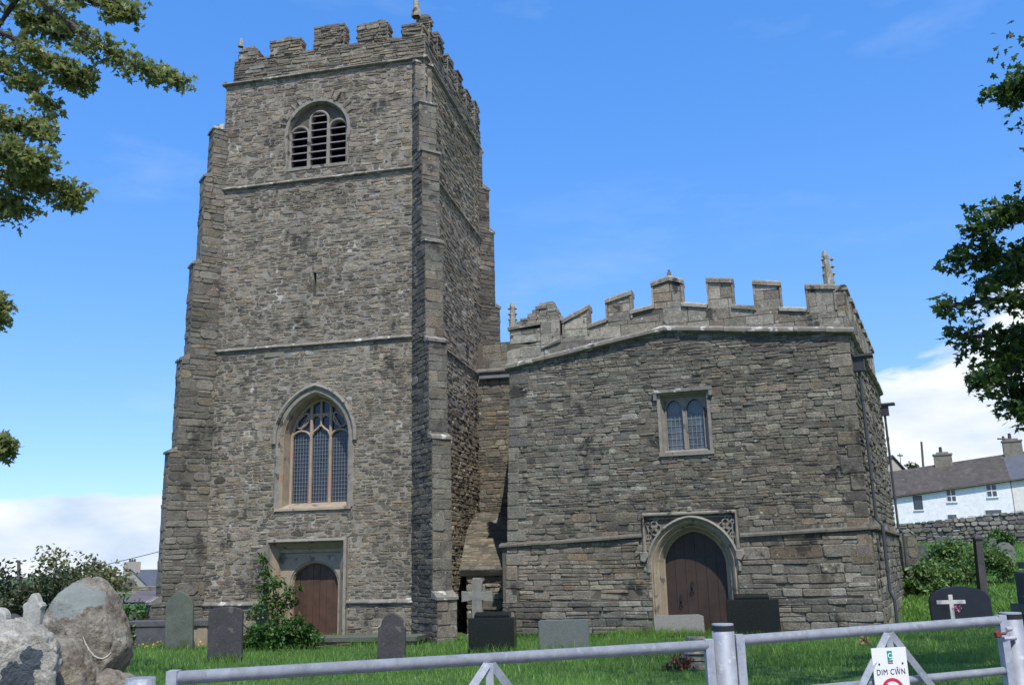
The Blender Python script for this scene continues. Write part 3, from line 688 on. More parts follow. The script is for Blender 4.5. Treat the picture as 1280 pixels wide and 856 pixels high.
# plinth zone stands a little proud, larger stones
pL, pR = kcu - ka - kout + .11, kcu + ka + kout - .11; hP = arch(kcu, ka, kzs, kc, kout - .1, -.7, 4)
kb.box(K, -.05, pL, -.6, ST_Z - .02, -.2, .05, 1); kb.box(K, pR, KW + .05, -.6, ST_Z - .02, -.2, .05, 1)
P2 = K.shift(0, .05)
stones(kb, P2, rect(.4, pL, .62, ST_Z), [hP], pal=[(.2, .175, .135), (.17, .15, .118), (.22, .195, .148), (.25, .22, .165), (.2, .155, .1)], ch=(.09, .19), ln=(.22, .6), dep=(.006, .04), gap=.015, tilt=.09, rnd=.18)
stones(kb, P2, rect(pR, KW + .0, .62, ST_Z), [hP], pal=[(.175, .155, .12), (.14, .126, .1), (.19, .17, .13), (.16, .122, .082), (.24, .22, .175)], ch=(.1, .27), ln=(.25, .95), dep=(.006, .045), gap=.015, tilt=.07, rnd=.12)
for z0, z1, s_ in ((.46, .62, .09), (-.5, .46, .1)):
    for a, c in ((-.06, pL - .02), (pR + .02, KW + .08)):
        kb.box(K, a, c, -.6, z1 - .01, 0, s_ - .012, 1); stones(kb, K.shift(0, s_), rect(a, c, z0, z1), pal=[(.17, .155, .122), (.13, .12, .097), (.215, .2, .16), (.1, .094, .078)], ch=(.1, .26), ln=(.2, .7), dep=(.004, .045), gap=.016, tilt=.09, rnd=.16)
# quoins up the left corner and the right corner
for u0, pal in ((.0, PAL_B), (KW - .52, PAL_K)):
    z = -.4; f = 0
    while z < 7.0:
        h = rng.uniform(.2, .42); ww = .32 if f else .55; f = 1 - f
        lo = u0 + (.28 * (z / 7) if u0 < 1 else (0 if ww > .4 else .2)); hi = lo + ww if u0 < 1 else KW + .02
        d0 = .06 if z < ST_Z - .1 else .02
        stone(kb, K.shift(0, d0), rect(lo, hi, z, min(z + h, 7.05)), (.01, .03), .014, pal, 0, .08, .02); z += h
bS = R_(25); SK = Wall(K.M(KW, 0, 0), (math.sin(bS), math.cos(bS)))
SL = 10.4
kb.sheet(SK, rect(0, SL, -.7, k_tr[1] + .1), [], 0, 1)
stones(kb, SK, rect(.02, SL, ST_Z, k_tr[1]), pal=PALK, ch=(.1, .24), ln=(.3, .8), dep=(.01, .06), tilt=.1, gap=.024)
kb.box(SK, -.05, SL, -.6, ST_Z - .02, -.2, .05, 1); stones(kb, SK.shift(0, .05), rect(-.05, SL, -.4, ST_Z), pal=PALK, ch=(.16, .34), ln=(.4, 1.), dep=(.01, .05))
LK = Wall((Vector(K.M(.3, 0, 0)) + Vector((.35, 10, 0))), (-.035, -1)); SLn = SL; SL = 10.0                       # north return
kb.sheet(LK, rect(0, SL, -.7, k_tl[1]), [], 0, 1); stones(kb, LK, rect(SL - 5, SL, -.4, k_tl[1]), pal=PALK, ch=(.14, .26), ln=(.3, .7)); SL = SLn; lkb = LK.M(0, 0, 0)
RB = Wall(SK.M(SL, 0, 0), -K.U); kb.sheet(RB, rect(0, KW + 4.6, -.7, 7.1), [], 0, 1); 
kr = [K.M(.28, k_tl[1] - .1, -.1), K.M(k_ap[0], k_ap[1] - .1, -.1), K.M(KW, k_tr[1] - .1, -.1), SK.M(SL, k_tr[1] - .1, -.1), K.M(k_ap[0] + 2, k_ap[1] - .1, -SL), (lkb[0], lkb[1], k_tl[1] - .1)]
kb.add(kr, [(0, 1, 4, 5), (1, 2, 3, 4)], 2)
kb.build('wall', [M['rubble_dark'], M['mortar_dark'], M['lead']], aisle)

def strip(b, W, p, q, h, pr, m=0, seg=(.5, 1.2), under_=.02, colp=None):
    """moulded course from p to q (u,z)"""
    Lg = math.hypot(q[0] - p[0], q[1] - p[1]); t = 0
    while t < Lg - .01:
        w = min(rng.uniform(*seg), Lg - t); jd = rng.uniform(-.015, .015); jz = rng.uniform(-.008, .008)
        A = [(p[0] + (q[0] - p[0]) * k / Lg, p[1] + (q[1] - p[1]) * k / Lg + jz) for k in (t + .003, t + w - .003)]
        qf = [(.0, h), (pr + jd, h * .55), (pr + jd, h * .18), (pr * .45, 0), (-.03, -.01), (-.03, h + .01)]
        vs = [W.M(u, z + dz, dd) for u, z in A for dd, dz in qf]; n = len(qf)
        b.add(vs, [(i, (i + 1) % n, n + (i + 1) % n, n + i) for i in range(n)] + [tuple(range(n)), tuple(range(2 * n - 1, n - 1, -1))], m, colp); t += w
ks = MB()
strip(ks, K, (.16, k_tl[1] - .12), (k_ap[0], k_ap[1] - .08), .2, .15); strip(ks, K, (k_ap[0], k_ap[1] - .08), (KW + .15, k_tr[1] - .1), .2, .15)
strip(ks, SK, (-.05, k_tr[1] - .1), (SL, k_tr[1] - .1), .2, .15); ks.build('string_course', M['string'], aisle)
ks2 = MB(); zl1 = 2.08
strip(ks2, K, (-.12, 2.0), (kdl - .02, 2.16), .13, .15); ks2.build('string_course', M['dripstone'], aisle); ks2 = MB(); strip(ks2, K, (kdr + .04, 2.08), (KW + .16, 2.18), .13, .15); strip(ks2, SK, (-.1, 2.18), (SL, 2.18), .13, .15)
ks2.build('string_course', M['dripstone'], aisle)

# parapet in large ashlar; merlon heads carry copings
stA = dict(sk=.006, dep=(.002, .012), gap=.014, ch=(.24, .36), ln=(.3, .85), rnd=.06, tilt=.015, wav=.005, split=0, pv=.3)
def kz(x0, y0): return K.px(x0, y0)
par = MB()
segs = [((640, 427), (676, 424)), ((676, 438), (703, 428)), ((735, 410), (758, 402)), ((788, 392), (816, 385)), ((852, 382), (884, 384)), ((915, 385), (944, 387)), ((974, 388), (1008, 389))]
Lp = [K.px(640, 428), K.px(680, 432), K.px(737, 409), K.px(815, 383), K.px(852, 381), K.px(1043, 390)]
Lp[0] = (.2, Lp[0][1]); Lp[-1] = (KW + .02, Lp[-1][1])
bot = [(.2, k_tl[1] + .06), (k_ap[0], k_ap[1] + .1), (KW + .02, k_tr[1] + .08)]
def zlin(pts, u):
    for p, q in zip(pts[:-1], pts[1:]):
        if u <= q[0]: return p[1] + (q[1] - p[1]) * (u - p[0]) / (q[0] - p[0])
    return pts[-1][1]
cuts = sorted([p[0] for p in Lp] + [k_ap[0]])
for a, c in zip(cuts[:-1], cuts[1:]):
    if c - a < .02: continue
    poly = [(a, zlin(bot, a)), (c, zlin(bot, c)), (c, zlin(Lp, c)), (a, zlin(Lp, a))]
    par.prism(K, poly, -.4, -.006, 1)
stones(par, K, [(.2, bot[0][1]), (k_ap[0], bot[1][1]), (k_ap[0], zlin(Lp, k_ap[0])), (Lp[2][0], Lp[2][1]), (.2, Lp[0][1] + .0)][:5], pal=PAL_A, **stA)
stones(par, K, [(k_ap[0], bot[1][1]), (KW, bot[2][1]), (KW, Lp[-1][1]), (k_ap[0], zlin(Lp, k_ap[0]))], pal=PAL_A, **stA)
ZC = Lp[-1][1]
par.box(SK, -.0, SL, k_tr[1], ZC, -.4, -.006, 1); stones(par, SK, rect(0, SL, k_tr[1] + .06, ZC), pal=PAL_A, **stA)
def coping(b, W, u0, z0, u1, z1, h=.13, ov=.06, dpt=.4, c=None):
    c = c or pick(PAL_A); q = [(ov, -.0), (ov, h * .62), (.0, h), (-dpt + 0, h), (-dpt - ov, h * .6), (-dpt - ov, 0)]
    vs = [W.M(u, z + dz, dd) for u, z in ((u0, z0), (u1, z1)) for dd, dz in q]; n = len(q)
    b.add(vs, [(i, (i + 1) % n, n + (i + 1) % n, n + i) for i in range(n)] + [tuple(range(n)), tuple(range(2 * n - 1, n - 1, -1))], 0, c)
for (p, q) in segs[2:]:
    a, c = K.px(*p), K.px(*q); coping(par, K, a[0], a[1] - .02, c[0], c[1] - .02)
kpar = par.build('parapet', [M['ashlar'], M['mortar_dark']], aisle); bpy.context.view_layer.update()
def kmerlon(x0, x1, yl, yr, W=K, cop=.15):
    u0, zl = K.px(x0, yl); u1, zr = K.px(x1, yr); b = MB(); zb = min(zlin(Lp, u0), zlin(Lp, u1)) - .02
    u0 += rng.uniform(-.02, .03); u1 += rng.uniform(-.03, .02); zl += rng.uniform(-.035, .02); zr += rng.uniform(-.035, .02); zl -= cop; zr -= cop; m = (u0 + u1) / 2
    poly = [(u0 + .04, zb), (u1 - .04, zb), (u1 - .04, zr), (u0 + .04, zl)]
    b.prism(K, poly, -.38, -.006, 1)
    stones(b, K, poly, pal=PAL_A, **stA); stones(b, K.right(u1 - .04), rect(0, .38, zb, zr), pal=PAL_A, **stA); stones(b, K.left(u0 + .04, .38), rect(0, .38, zb, zl), pal=PAL_A, **stA)
    coping(b, K, u0 - .02, zl, m - .004, (zl + zr) / 2, cop); coping(b, K, m + .004, (zl + zr) / 2, u1 + .02, zr, cop)
    # side rolls carry the coping down the flank
    for u, s_ in ((u0 + .04, -1), (u1 - .04, 1)):
        b.box(K, min(u, u + s_ * .055), max(u, u + s_ * .055), zb + .04, (zl if s_ < 0 else zr) - .003, -.3, .035, 0, pick(PAL_A))
    return under(b.build('merlon', [M['ashlar'], M['mortar_dark']]), kpar)
def kapex():
    b = MB(); u0, z0 = K.px(814, 352); u1, z1 = K.px(852, 348); um, zm = K.px(836, 344); zb = zlin(Lp, u0) - .1; cop = .16
    poly = [(u0 + .04, zb), (u1 - .04, zb), (u1 - .04, z1 - cop), (um, zm - cop), (u0 + .04, z0 - cop)]
    b.prism(K, poly, -.38, -.006, 1); stones(b, K, poly, pal=PAL_A, **stA); stones(b, K.right(u1 - .04), rect(0, .38, zb, z1 - cop), pal=PAL_A, **stA)
    coping(b, K, u0 - .02, z0 - cop, um, zm - cop, cop); coping(b, K, um, zm - cop, u1 + .02, z1 - cop, cop)
    b.box(K, um - .05, um + .05, zm - .02, zm + .1, -.15, 0, 0, (.2, .18, .15)); b.box(K, um - .025, um + .025, zm + .1, zm + .17, -.12, -.05, 0, (.12, .1, .08))
    for u, s_, z in ((u0 + .04, -1, z0), (u1 - .04, 1, z1)):
        b.box(K, min(u, u + s_ * .055), max(u, u + s_ * .055), zb + .04, z - cop - .003, -.3, .035, 0, pick(PAL_A))
    return under(b.build('merlon', [M['ashlar'], M['mortar_dark']]), kpar)
kmerlon(703, 735, 398, 380); kmerlon(756, 789, 372, 361); kapex(); kmerlon(882, 915, 347, 348); kmerlon(940, 974, 350, 351); kmerlon(1005, 1043, 356, 354)
# broken corner merlon, capped with loose rubble
b = MB(); u0 = .3; u1 = K.px(676, 415)[0]; z1 = K.px(650, 412)[1]; block(b, K, u0, u1, Lp[0][1] - .05, z1, .38, PAL_A, stn=stA, top=False)
coping(b, K, u0 - .05, z1, u1, z1 + .08, .12)
ux, zx = K.px(677, 438); ux1 = K.px(702, 430)[0]; zt1 = K.px(690, 402)[1]
b.prism(K, [(u1 + .01, zlin(Lp, u1) - .12), (ux1 - .02, zlin(Lp, ux1) - .1), (ux1 - .02, zt1 + .08), (u1 + .01, zt1 - .04)], -.36, .05, 1); stones(b, K.shift(0, .05), [(u1 + .01, zlin(Lp, u1) - .1), (ux1 - .02, zlin(Lp, ux1) - .04), (ux1 - .02, zt1 + .08), (u1 + .01, zt1 - .04)], pal=PAL_A, **stA)
zz = z1 + .14
for i in range(6):
    f = [.0, .1, .28, .4, .48, .56][i]; hh = rng.uniform(.07, .12); w0 = u0 + .2 + (ux1 - u0) * f * .8; w1 = ux1 + .05 - .05 * i
    if w1 - w0 < .2: break
    u = w0
    while u < w1: w = rng.uniform(.18, .4); b.box(K, u, min(u + w - .015, w1), zz, zz + hh - .01, -.3, rng.uniform(-.03, .03), 0, pick(PAL_A)); u += w
    zz += hh
under(b.build('merlon', [M['ashlar'], M['mortar_dark']]), kpar)
for i in range(7):
    b = MB(); u0 = .75 + i * 1.35; block(b, SK, u0, u0 + .75, ZC - .02, 8.42, .38, PAL_A, stn=stA, top=False); coping(b, SK, u0 - .03, 8.42, u0 + .78, 8.42, .14); under(b.build('merlon', [M['ashlar'], M['mortar_dark']]), kpar)
pz = K.px(1036, 355)[1]; pu = K.px(1036, 345)[0]
pinnacle(K.M(min(pu, KW - .12), pz - .05, -.15), 1.0, .15, kpar, M['ashlar'], True, (-.05, 0))
pinnacle(K.M(.36, K.px(646, 408)[1] - .05, -.12), .82, .12, kpar, M['ashlar'], True)

# aisle window
aw = MB(); 
fr_o = rect(wl, wr, wz0, wz1)
def inset(r, i): return [(r[0][0] + i, r[0][1] + i), (r[1][0] - i, r[1][1] + i), (r[2][0] - i, r[2][1] - i), (r[3][0] + i, r[3][1] - i)]
aw.loft(K, [(inset(fr_o, i), d) for i, d in ((-.08, 0), (-.08, .04), (0.0, .035), (.02, -.06), (.06, -.13), (.07, -.26))], 0, True)
aw.box(K, wl - .16, wr + .16, wz1 + .05, wz1 + .13, 0, .12, 1); aw.box(K, wl - .16, wl - .07, wz1 - .14, wz1 + .05, 0, .11, 1); aw.box(K, wr + .07, wr + .16, wz1 - .1, wz1 + .05, 0, .11, 1)
aw.box(K, wl - .1, wr + .1, wz0 - .1, wz0 + .0, -.1, .07, 0)
awin = aw.build('window', [M['greydress'], M['string']], aisle)
tr = MB(); wc = (wl + wr) / 2; hw = (wr - wl - .14) / 4; sh = []
for s_ in (-1, 1):
    c = wc + s_ * (hw + .0); r = hw - .045; sh.append(arch(c, r, wz1 - .38, .05, 0, wz0 + .08, 7))
tr.sheet(K, inset(fr_o, .06), [p for p in sh], -.16, 0)
for p in sh: tr.loft(K, [(p, -.16), (p, -.26)], 0, True); tr.ribbon(K, p, .03, -.17, -.145)
under(tr.build('mullion', M['greydress']), awin)
g = MB(); g.box(K, wl + .05, wr - .05, wz0 + .05, wz1 - .05, -.3, -.24); under(g.build('glass', M['glass_pale']), awin)
lt = MB()
for s_ in (-1, 1):
    c = wc + s_ * hw
    for i in range(-1, 2): lt.box(K, c + i * .11 - .006, c + i * .11 + .006, wz0 + .08, wz1 - .2, -.24, -.225)
    z = wz0 + .2
    while z < wz1 - .25: lt.box(K, c - hw + .05, c + hw - .05, z - .006, z + .006, -.24, -.223); z += .17
under(lt.build('lattice', M['leadcame']), awin)

# aisle doorway: square label, spandrels with small quatrefoils, moulded arch
dk = MB()
prof = [(kout, .0), (kout, .10), (kout - .05, .13), (kout - .1, .06), (kout - .13, .02), (kout - .16, .05), (kout - .2, .0), (kout - .26, -.12), (kout - .28, -.12), (.04, -.34), (.03, -.34), (0, -.38), (0, -.5)]
dk.loft(K, [(arch(kcu, ka, kzs, kc, o, kzs - .12 if o > kout - .11 else -.6, 12), d) for o, d in prof[:4]], 0)
dk.loft(K, [(arch(kcu, ka, kzs, kc, o, -.6, 12), d) for o, d in prof[3:]], 1)
lz0 = K.px(806, 691)[1]
dk.ribbon(K, [(kdl + .03, lz0), (kdl + .03, label_t), (kdr - .03, label_t), (kdr - .03, lz0 + .05)], .10, -.02, .13, 0, cham=.03)
dk.ribbon(K, [(kdl + .14, lz0 + .1), (kdl + .14, label_t - .1), (kdr - .14, label_t - .1), (kdr - .14, lz0 + .1)], .03, -.04, .04, 0)
for u in (kdl + .0, kdr + .0): dk.prism(K, [(u - .1, lz0 - .2), (u + .02, lz0 - .24), (u + .12, lz0 - .1), (u + .1, lz0 + .03), (u - .1, lz0 + .03)], -.02, .15, 2, .02)
dk.prism(K, [(kcu - .07, label_t + .04), (kcu + .07, label_t + .04), (kcu + .04, label_t + .17), (kcu - .05, label_t + .17)], 0, .14, 2, .03)
doorway = dk.build('doorway', [M['greydress'], M['buff'], M['greydress']], aisle)
for s_ in (-1, 1):
    sp_ = MB(); e = kdl if s_ < 0 else kdr
    ar = [p for p in arch(kcu, ka, kzs, kc, kout - .03, kzs, 12) if (p[0] - kcu) * s_ >= -.001 and abs(p[0]-kcu) < abs(e-kcu)-.02]
    ar = sorted(ar, key=lambda p: abs(p[0] - kcu))
    poly = ar + [(e, ar[-1][1]), (e, label_t), (kcu, label_t)]
    sp_.sheet(K, poly, [], -.02)
    qx, qz = e - s_ * .3, label_t - .34
    for dx, dz, r in ((0, .09, .085), (0, -.09, .085), (.09, 0, .085), (-.09, 0, .085), (.05, .22, .05), (-s_ * -.17, .1, .05), (s_ * .16, -.22, .06)):
        sp_.ribbon(K, [(qx + dx + r * math.cos(t), qz + dz + r * math.sin(t)) for t in [2 * math.pi * i / 10 for i in range(10)]], .034, -.02, .045, 0, True)
    under(sp_.build('spandrel', M['greydress']), doorway)
door_o = arch(kcu, ka, kzs, kc, .02, -.3, 12)
kd = planks('door', K, door_o, -.44, 6, M['door_dark'], doorway)
hb = MB(); hb.box(K, kcu - ka * .85, kcu + ka * .97, kzs + .24, kzs + .31, -.44, -.425); under(hb.build('ledge', M['iron']), doorway)
for nm, dx, dz in (('handle', -.42, .62), ('knocker', -.12, .95)):
    hb = MB(); hb.tube([K.M(kcu + dx, dz + .1, -.41), K.M(kcu + dx, dz - .06, -.39)], .03, 6); hb.tube([K.M(kcu + dx, dz - .06, -.39), K.M(kcu + dx + .05, dz - .12, -.39), K.M(kcu + dx, dz - .18, -.39), K.M(kcu + dx - .05, dz - .12, -.39), K.M(kcu + dx, dz - .06, -.39)], .012, 6); under(hb.build(nm, M['iron']), doorway)

# downpipes on the south flank
def downpipe(us, ztop, lean=0):
    b = MB(); d = .14
    b.tube([SK.M(us, ztop, d), SK.M(us, 2.45, d), SK.M(us, 2.3, d + .12), SK.M(us, .75, d + .12), SK.M(us, .55, d + .2), SK.M(us, -.35, d + .2)], .042, 8)
    for z in (1.2, 3.4, 5.4): b.tube([SK.M(us, z, d + (.12 if z < 2.3 else 0)), SK.M(us, z + .1, d + (.12 if z < 2.3 else 0))], .055, 8)
    p = b.build('downpipe', M['pipe'], aisle); bpy.context.view_layer.update()
    h = MB(); h.prism(SK, [(us - .11, ztop - .05), (us + .11, ztop - .05), (us + .15, ztop + .3), (us - .15, ztop + .3)], .02, .28); h.box(SK, us - .2, us + .22, ztop + .3, ztop + .36, 0, .5 if True else .3); under(h.build('hopper', M['pipe']), p)
downpipe(.45, 6.2); downpipe(SL - .55, 6.3)
# stepped buttress at the far end of the south flank
b = MB(); 
for u0, z0, z1, pr in ((SL - .35, .7, 2.2, .62), (SL - .4, -.5, .7, .95)):
    b.box(SK, u0, u0 + .7, z0, z1, -.1, pr, 1); stones(b, SK.shift(0, pr), rect(u0, u0 + .7, z0, z1), pal=PAL_B, ch=(.2, .4), ln=(.3, .6)); stones(b, Wall(SK.M(u0, 0, -.1), SK.n), rect(0, pr + .1, z0, z1), pal=PAL_B, ch=(.2, .4), ln=(.3, .6))
    b.add([SK.M(u0, z1, pr + .04), SK.M(u0 + .7, z1, pr + .04), SK.M(u0 + .7, z1 + .3, pr - .3), SK.M(u0, z1 + .3, pr - .3), SK.M(u0, z1 - .05, pr + .04), SK.M(u0 + .7, z1 - .05, pr + .04)], [(0, 1, 2, 3), (4, 5, 1, 0), (4, 0, 3)], 2, (.2, .19, .16))
b.build('buttress', [M['rubble_dark'], M['mortar_dark'], M['string']], aisle)

# nave west wall seen in the corner between tower and aisle, with a stone lean-to
NV = Wall(T.M(UR - .2, 0, -SIDE + 1.0), T.U)
nb = MB(); nz = NV.px(620, 466)[1]
nb.box(NV, 0, 4.2, -.6, nz + 1.05, -.4, 0, 1); stones(nb, NV, rect(0, 4.0, -.4, nz), pal=PAL_K, ch=(.08, .2), ln=(.16, .45), dep=(.004, .024)); stones(nb, NV, rect(.4, 4.0, nz + .1, nz + 1.05), pal=PAL_B, **stA)
strip(nb, NV, (0, nz), (4, nz), .16, .14, 0, colp=(.2, .19, .17)); nb.box(NV, .3, 1.6, nz - .2, nz - .1, 0, .16, 2)
nb.build('nave_wall', [M['rubble_dark'], M['mortar_dark'], M['lead']], aisle)
lb = MB(); LT = NV.shift(0, 4.1)
e0 = LT.px(574, 713)[0]; ez = LT.px(600, 712)[1]; t0 = NV.px(588, 642, .5)[0]; tz = NV.px(600, 641, .5)[1]
class Slope:
    def __init__(s, W, zl, zh, dl, dh): s.W, s.a = W, (zl, zh, dl, dh)
    def M(s, u, v, d=0):
        zl, zh, dl_, dh = s.a; Lg = math.hypot(zh - zl, dl_ - dh); t = v / Lg; ny, nz_ = (zh - zl) / Lg, (dl_ - dh) / Lg
        p = s.W.M(u, 0, dl_ + (dh - dl_) * t + d * ny); return (p[0], p[1], zl + (zh - zl) * t + d * nz_)
SP = Slope(NV, ez, tz, 4.1, .5); Lg = math.hypot(tz - ez, 3.6)
poly = [(e0, 0), (3.6, 0), (3.6, Lg), (t0, Lg)]
lb.add([SP.M(u, v, 0) for u, v in poly] + [SP.M(u, v, -.18) for u, v in poly], [(0, 1, 2, 3), (7, 6, 5, 4), (0, 4, 5, 1), (3, 7, 4, 0), (1, 5, 6, 2), (2, 6, 7, 3)], 1)
stones(lb, SP, poly, pal=[tuple(k * .8 for k in c) for c in PAL_K], ch=(.1, .22), ln=(.2, .5), dep=(.002, .016))
lb.box(NV, e0 + .15, 3.6, -.5, ez - .05, .0, 3.9, 1); stones(lb, NV.shift(0, 3.9), rect(e0 + .15, 3.6, -.4, ez), pal=PAL_T, ch=(.14, .3), ln=(.3, .6), dep=(.02, .1))
lb.build('lean_to', [M['rubble_dark'], M['mortar_dark']], aisle)

# ------------------------------------------------------------------ leaves
def rand_unit():
    while True:
        v = Vector((rng.uniform(-1, 1), rng.uniform(-1, 1), rng.uniform(-1, 1)))
        if .05 < v.length < 1: return v.normalized()
LOBED = [(0, -.1), (.28, -.18), (.42, .08), (.22, .18), (.5, .5), (.2, .45), (0, 1.0), (-.2, .45), (-.5, .5), (-.22, .18), (-.42, .08), (-.28, -.18)]
OVAL = [(0, 0), (.26, .3), (.2, .7), (0, 1), (-.2, .7), (-.26, .3)]
def leaf(mb, P, size, up, shape, tint):
    d = rand_unit(); d.z -= .25; d.normalize(); nn = (up + rand_unit() * .75).normalized(); x = d.cross(nn).normalized(); n2_ = x.cross(d)
    mb.add([tuple(P + x * (a * size) + d * (b_ * size) + n2_ * (-.25 * size * abs(a))) for a, b_ in shape], [tuple(range(len(shape)))], 0, (tint, tint, tint))
def clump(mb, C, r, n, size, shape=OVAL, flat=.7, tb=.5):
    for _ in range(n):
        v = rand_unit() * (r * rng.random() ** .45); v.z *= flat
        leaf(mb, C + v, size * rng.uniform(.7, 1.25), Vector((0, 0, 1)), shape, max(0, min(1, tb + .35 * mnoise.noise((C + v) * 1.1) + rng.uniform(-.3, .3))))
def mid(pts, k):
    n = len(pts) - 1; i = min(int(k * n), n - 1); return pts[i].lerp(pts[i + 1], k * n - i)
def tree(name, label, base, trunk, limbs, lmat, lsize, cl_r, ncl, nleaf, shape, extra=(), cat='tree', group=None, tb=.5):
    t = empty(name, base, label, cat, group)
    tb_ = MB(); tb_.tube(trunk[0], trunk[1], 10)
    lf = MB(); tw = MB()
    for pts, r0 in limbs:
        pts = [Vector(p) for p in pts]; n = len(pts); tw.tube(pts, [r0 * (1 - .85 * i / (n - 1)) + .006 for i in range(n)], 6)
        for _ in range(ncl):
            k = rng.random() ** .75; P = mid(pts, k) if k > .18 else mid(pts, .18 + k)
            v = rand_unit(); v.z = v.z * .8 - .05; e = P + v * rng.uniform(.25, 1) * cl_r * 2.0 * (1.1 - .55 * k)
            tw.tube([P, (P + e) / 2 + Vector((0, 0, .05)), e], [.012, .008, .004], 4, cap=False)
            clump(lf, e, cl_r * rng.uniform(.6, 1.15), nleaf, lsize, shape, .75, tb)
    for C, r, nn in extra: clump(lf, Vector(C), r, nn, lsize * 1.1, shape, .8, tb)
    tb_.build('trunk', M['bark'], t); tw.build('limb', M['bark'], t); lf.build('crown', lmat, t); return t

# overhanging tree left of the tower
YB = 12.5
def path(Y, *pp): return [at(x, y, Y + (dy[0] if dy else 0)) for x, y, *dy in pp]
tb0 = Vector((-9.3, 12.8, gz(-9.3, 12.8)))
tt = [tb0 + Vector((0, 0, -.2)), tb0 + Vector((.05, 0, 2)), tb0 + Vector((-.1, .1, 4.5)), tb0 + Vector((.1, 0, 7)), tb0 + Vector((.2, .1, 9.5))]
A_ = lambda h: tb0 + Vector((.05, 0, h))
limbsL = [([A_(7.2)] + path(YB, (-60, -70, .2), (30, -15), (110, 48), (170, 82), (232, 104, -.2)), .10), ([A_(7.4)] + path(YB, (40, -30, .4), (120, 5, .5), (165, 15, .6)), .07),
          ([A_(6.6)] + path(YB, (-40, 20, -.5), (40, 60, -.3), (85, 95), (100, 95)), .08), ([A_(6.4)] + path(YB, (-60, 40, .6), (30, 100, .7), (62, 135, .6)), .07),
          ([A_(5.8)] + path(YB, (-60, 130), (10, 160), (62, 165, .1)), .08), ([A_(5.6)] + path(YB, (-60, 180, -.6), (20, 195, -.6), (55, 205, -.5)), .07), ([A_(5.2)] + path(YB, (-60, 210, .3), (20, 225), (60, 235), (98, 245)), .08),
          ([A_(5.0)] + path(YB, (-80, 240, .5), (-10, 255), (35, 262)), .06), ([A_(4.2)] + path(YB, (-80, 370), (-20, 385), (2, 388)), .05), ([A_(2.8)] + path(YB, (-80, 548), (-20, 555), (6, 558)), .04),
          ([A_(7)] + path(YB, (-30, -10, 1), (50, 30, 1.2), (90, 40, 1.3)), .07), ([A_(8)] + path(YB, (-60, -120, .5), (60, -60, .8), (150, -30, .9)), .07)]
tree('overhanging_tree', 'leafy sycamore branch overhanging the sky to the left of the tall tower', tb0, (tt, [.34, .28, .24, .2, .12]), limbsL, M['leaf_left'], .095, .21, 62, 19, LOBED, tb=.7,
     extra=[(tb0 + Vector((rng.uniform(-2.5, .3), rng.uniform(-2, 2.5), rng.uniform(7.5, 11))), .8, 70) for _ in range(10)])
# big tree beyond the right edge, shading the grass
tb1 = Vector((11.6, 13.4, gz(11.6, 13.4))); B_ = lambda h: tb1 + Vector((0, 0, h)); YR = 12
limbsR = [([B_(7)] + path(YR, (1400, 70), (1310, 85), (1250, 115)), .08), ([B_(7)] + path(YR, (1420, 110), (1350, 130), (1300, 150)), .06),
          ([B_(5.6)] + path(YR, (1400, 240), (1300, 262), (1212, 287)), .09), ([B_(5.2)] + path(YR, (1400, 300, .5), (1290, 320, .4), (1200, 322, .3)), .08), ([B_(4.8)] + path(YR, (1400, 350, -.4), (1290, 368, -.4), (1185, 383, -.3)), .09),
          ([B_(4.4)] + path(YR, (1400, 400, .3), (1290, 420, .2), (1205, 420)), .08), ([B_(4.0)] + path(YR, (1400, 440), (1290, 455), (1215, 480)), .08), ([B_(3.8)] + path(YR, (1400, 470, .5), (1310, 490, .4), (1262, 508, .3)), .06), ([B_(5.0)] + path(YR, (1400, 300, 1.6), (1290, 330, 1.6), (1240, 350, 1.5)), .08), ([B_(4.4)] + path(YR, (1420, 400, 1.6), (1310, 430, 1.6), (1250, 455, 1.5)), .08)]
ex = []
for _ in range(170):
    v = rand_unit() * rng.random() ** .4; C = tb1 + Vector((-.4 + v.x * 4.2, .8 + v.y * 4.2, 8.4 + v.z * 4.6))
    if C.x < .60 * C.y + .6 and C.z < 2.4 + .72 * C.y: continue
    ex.append((C, .85, 75))
for _ in range(75):   # boughs reaching over the road above the view
    C = Vector((rng.uniform(2.6, 9.5), rng.uniform(5.5, 12), 0)); C.z = 2.6 + .74 * C.y + rng.uniform(.2, 1.8); ex.append((C, .85, 75))
limbsR += [([B_(8)] + [Vector(p) for p in ((9.5, 11, 10), (7.5, 9, 9.9), (5, 7.6, 9.3), (3.6, 6.6, 8.4))], .12), ([B_(8)] + [Vector(p) for p in ((10, 10, 9.5), (8.5, 7.8, 9.2), (7, 6.4, 8.4))], .1)]
tree('shade_tree', 'dark leafy tree reaching into the sky at the right above the white cottages', tb1, ([B_(-.2), B_(2.5) + Vector((.1, 0, 0)), B_(5) + Vector((-.1, .1, 0)), B_(9)], [.42, .34, .28, .14]), limbsR, M['leaf_right'], .105, .24, 46, 25, LOBED, ex, tb=.45)

def bush(name, label, C, rx, ry, h, n, size, lm, shape=OVAL, cat='bush', group=None, tb=.5, stems=5, lumps=14):
    t = empty(name, C, label, cat, group); st = MB(); lf = MB(); C = Vector(C)
    for _ in range(lumps):
        a = rng.uniform(0, 6.28); q = rng.random() ** .5; hh = rng.uniform(.15, .92) * (1 - .45 * q * q)
        P = C + Vector((math.cos(a) * rx * q * .8, math.sin(a) * ry * q * .8, h * hh)); st.tube([C + Vector((math.cos(a) * rx * .1, math.sin(a) * ry * .1, -.05)), (C + P) / 2 + Vector((0, 0, .1 * h)), P], [.02, .014, .005], 4, cap=False)
        clump(lf, P, min(rx, h * .6) * rng.uniform(.3, .5), n // lumps, size, shape, .8, tb)
    st.build('stem', M['bark'], t); lf.build('foliage', lm, t); return t
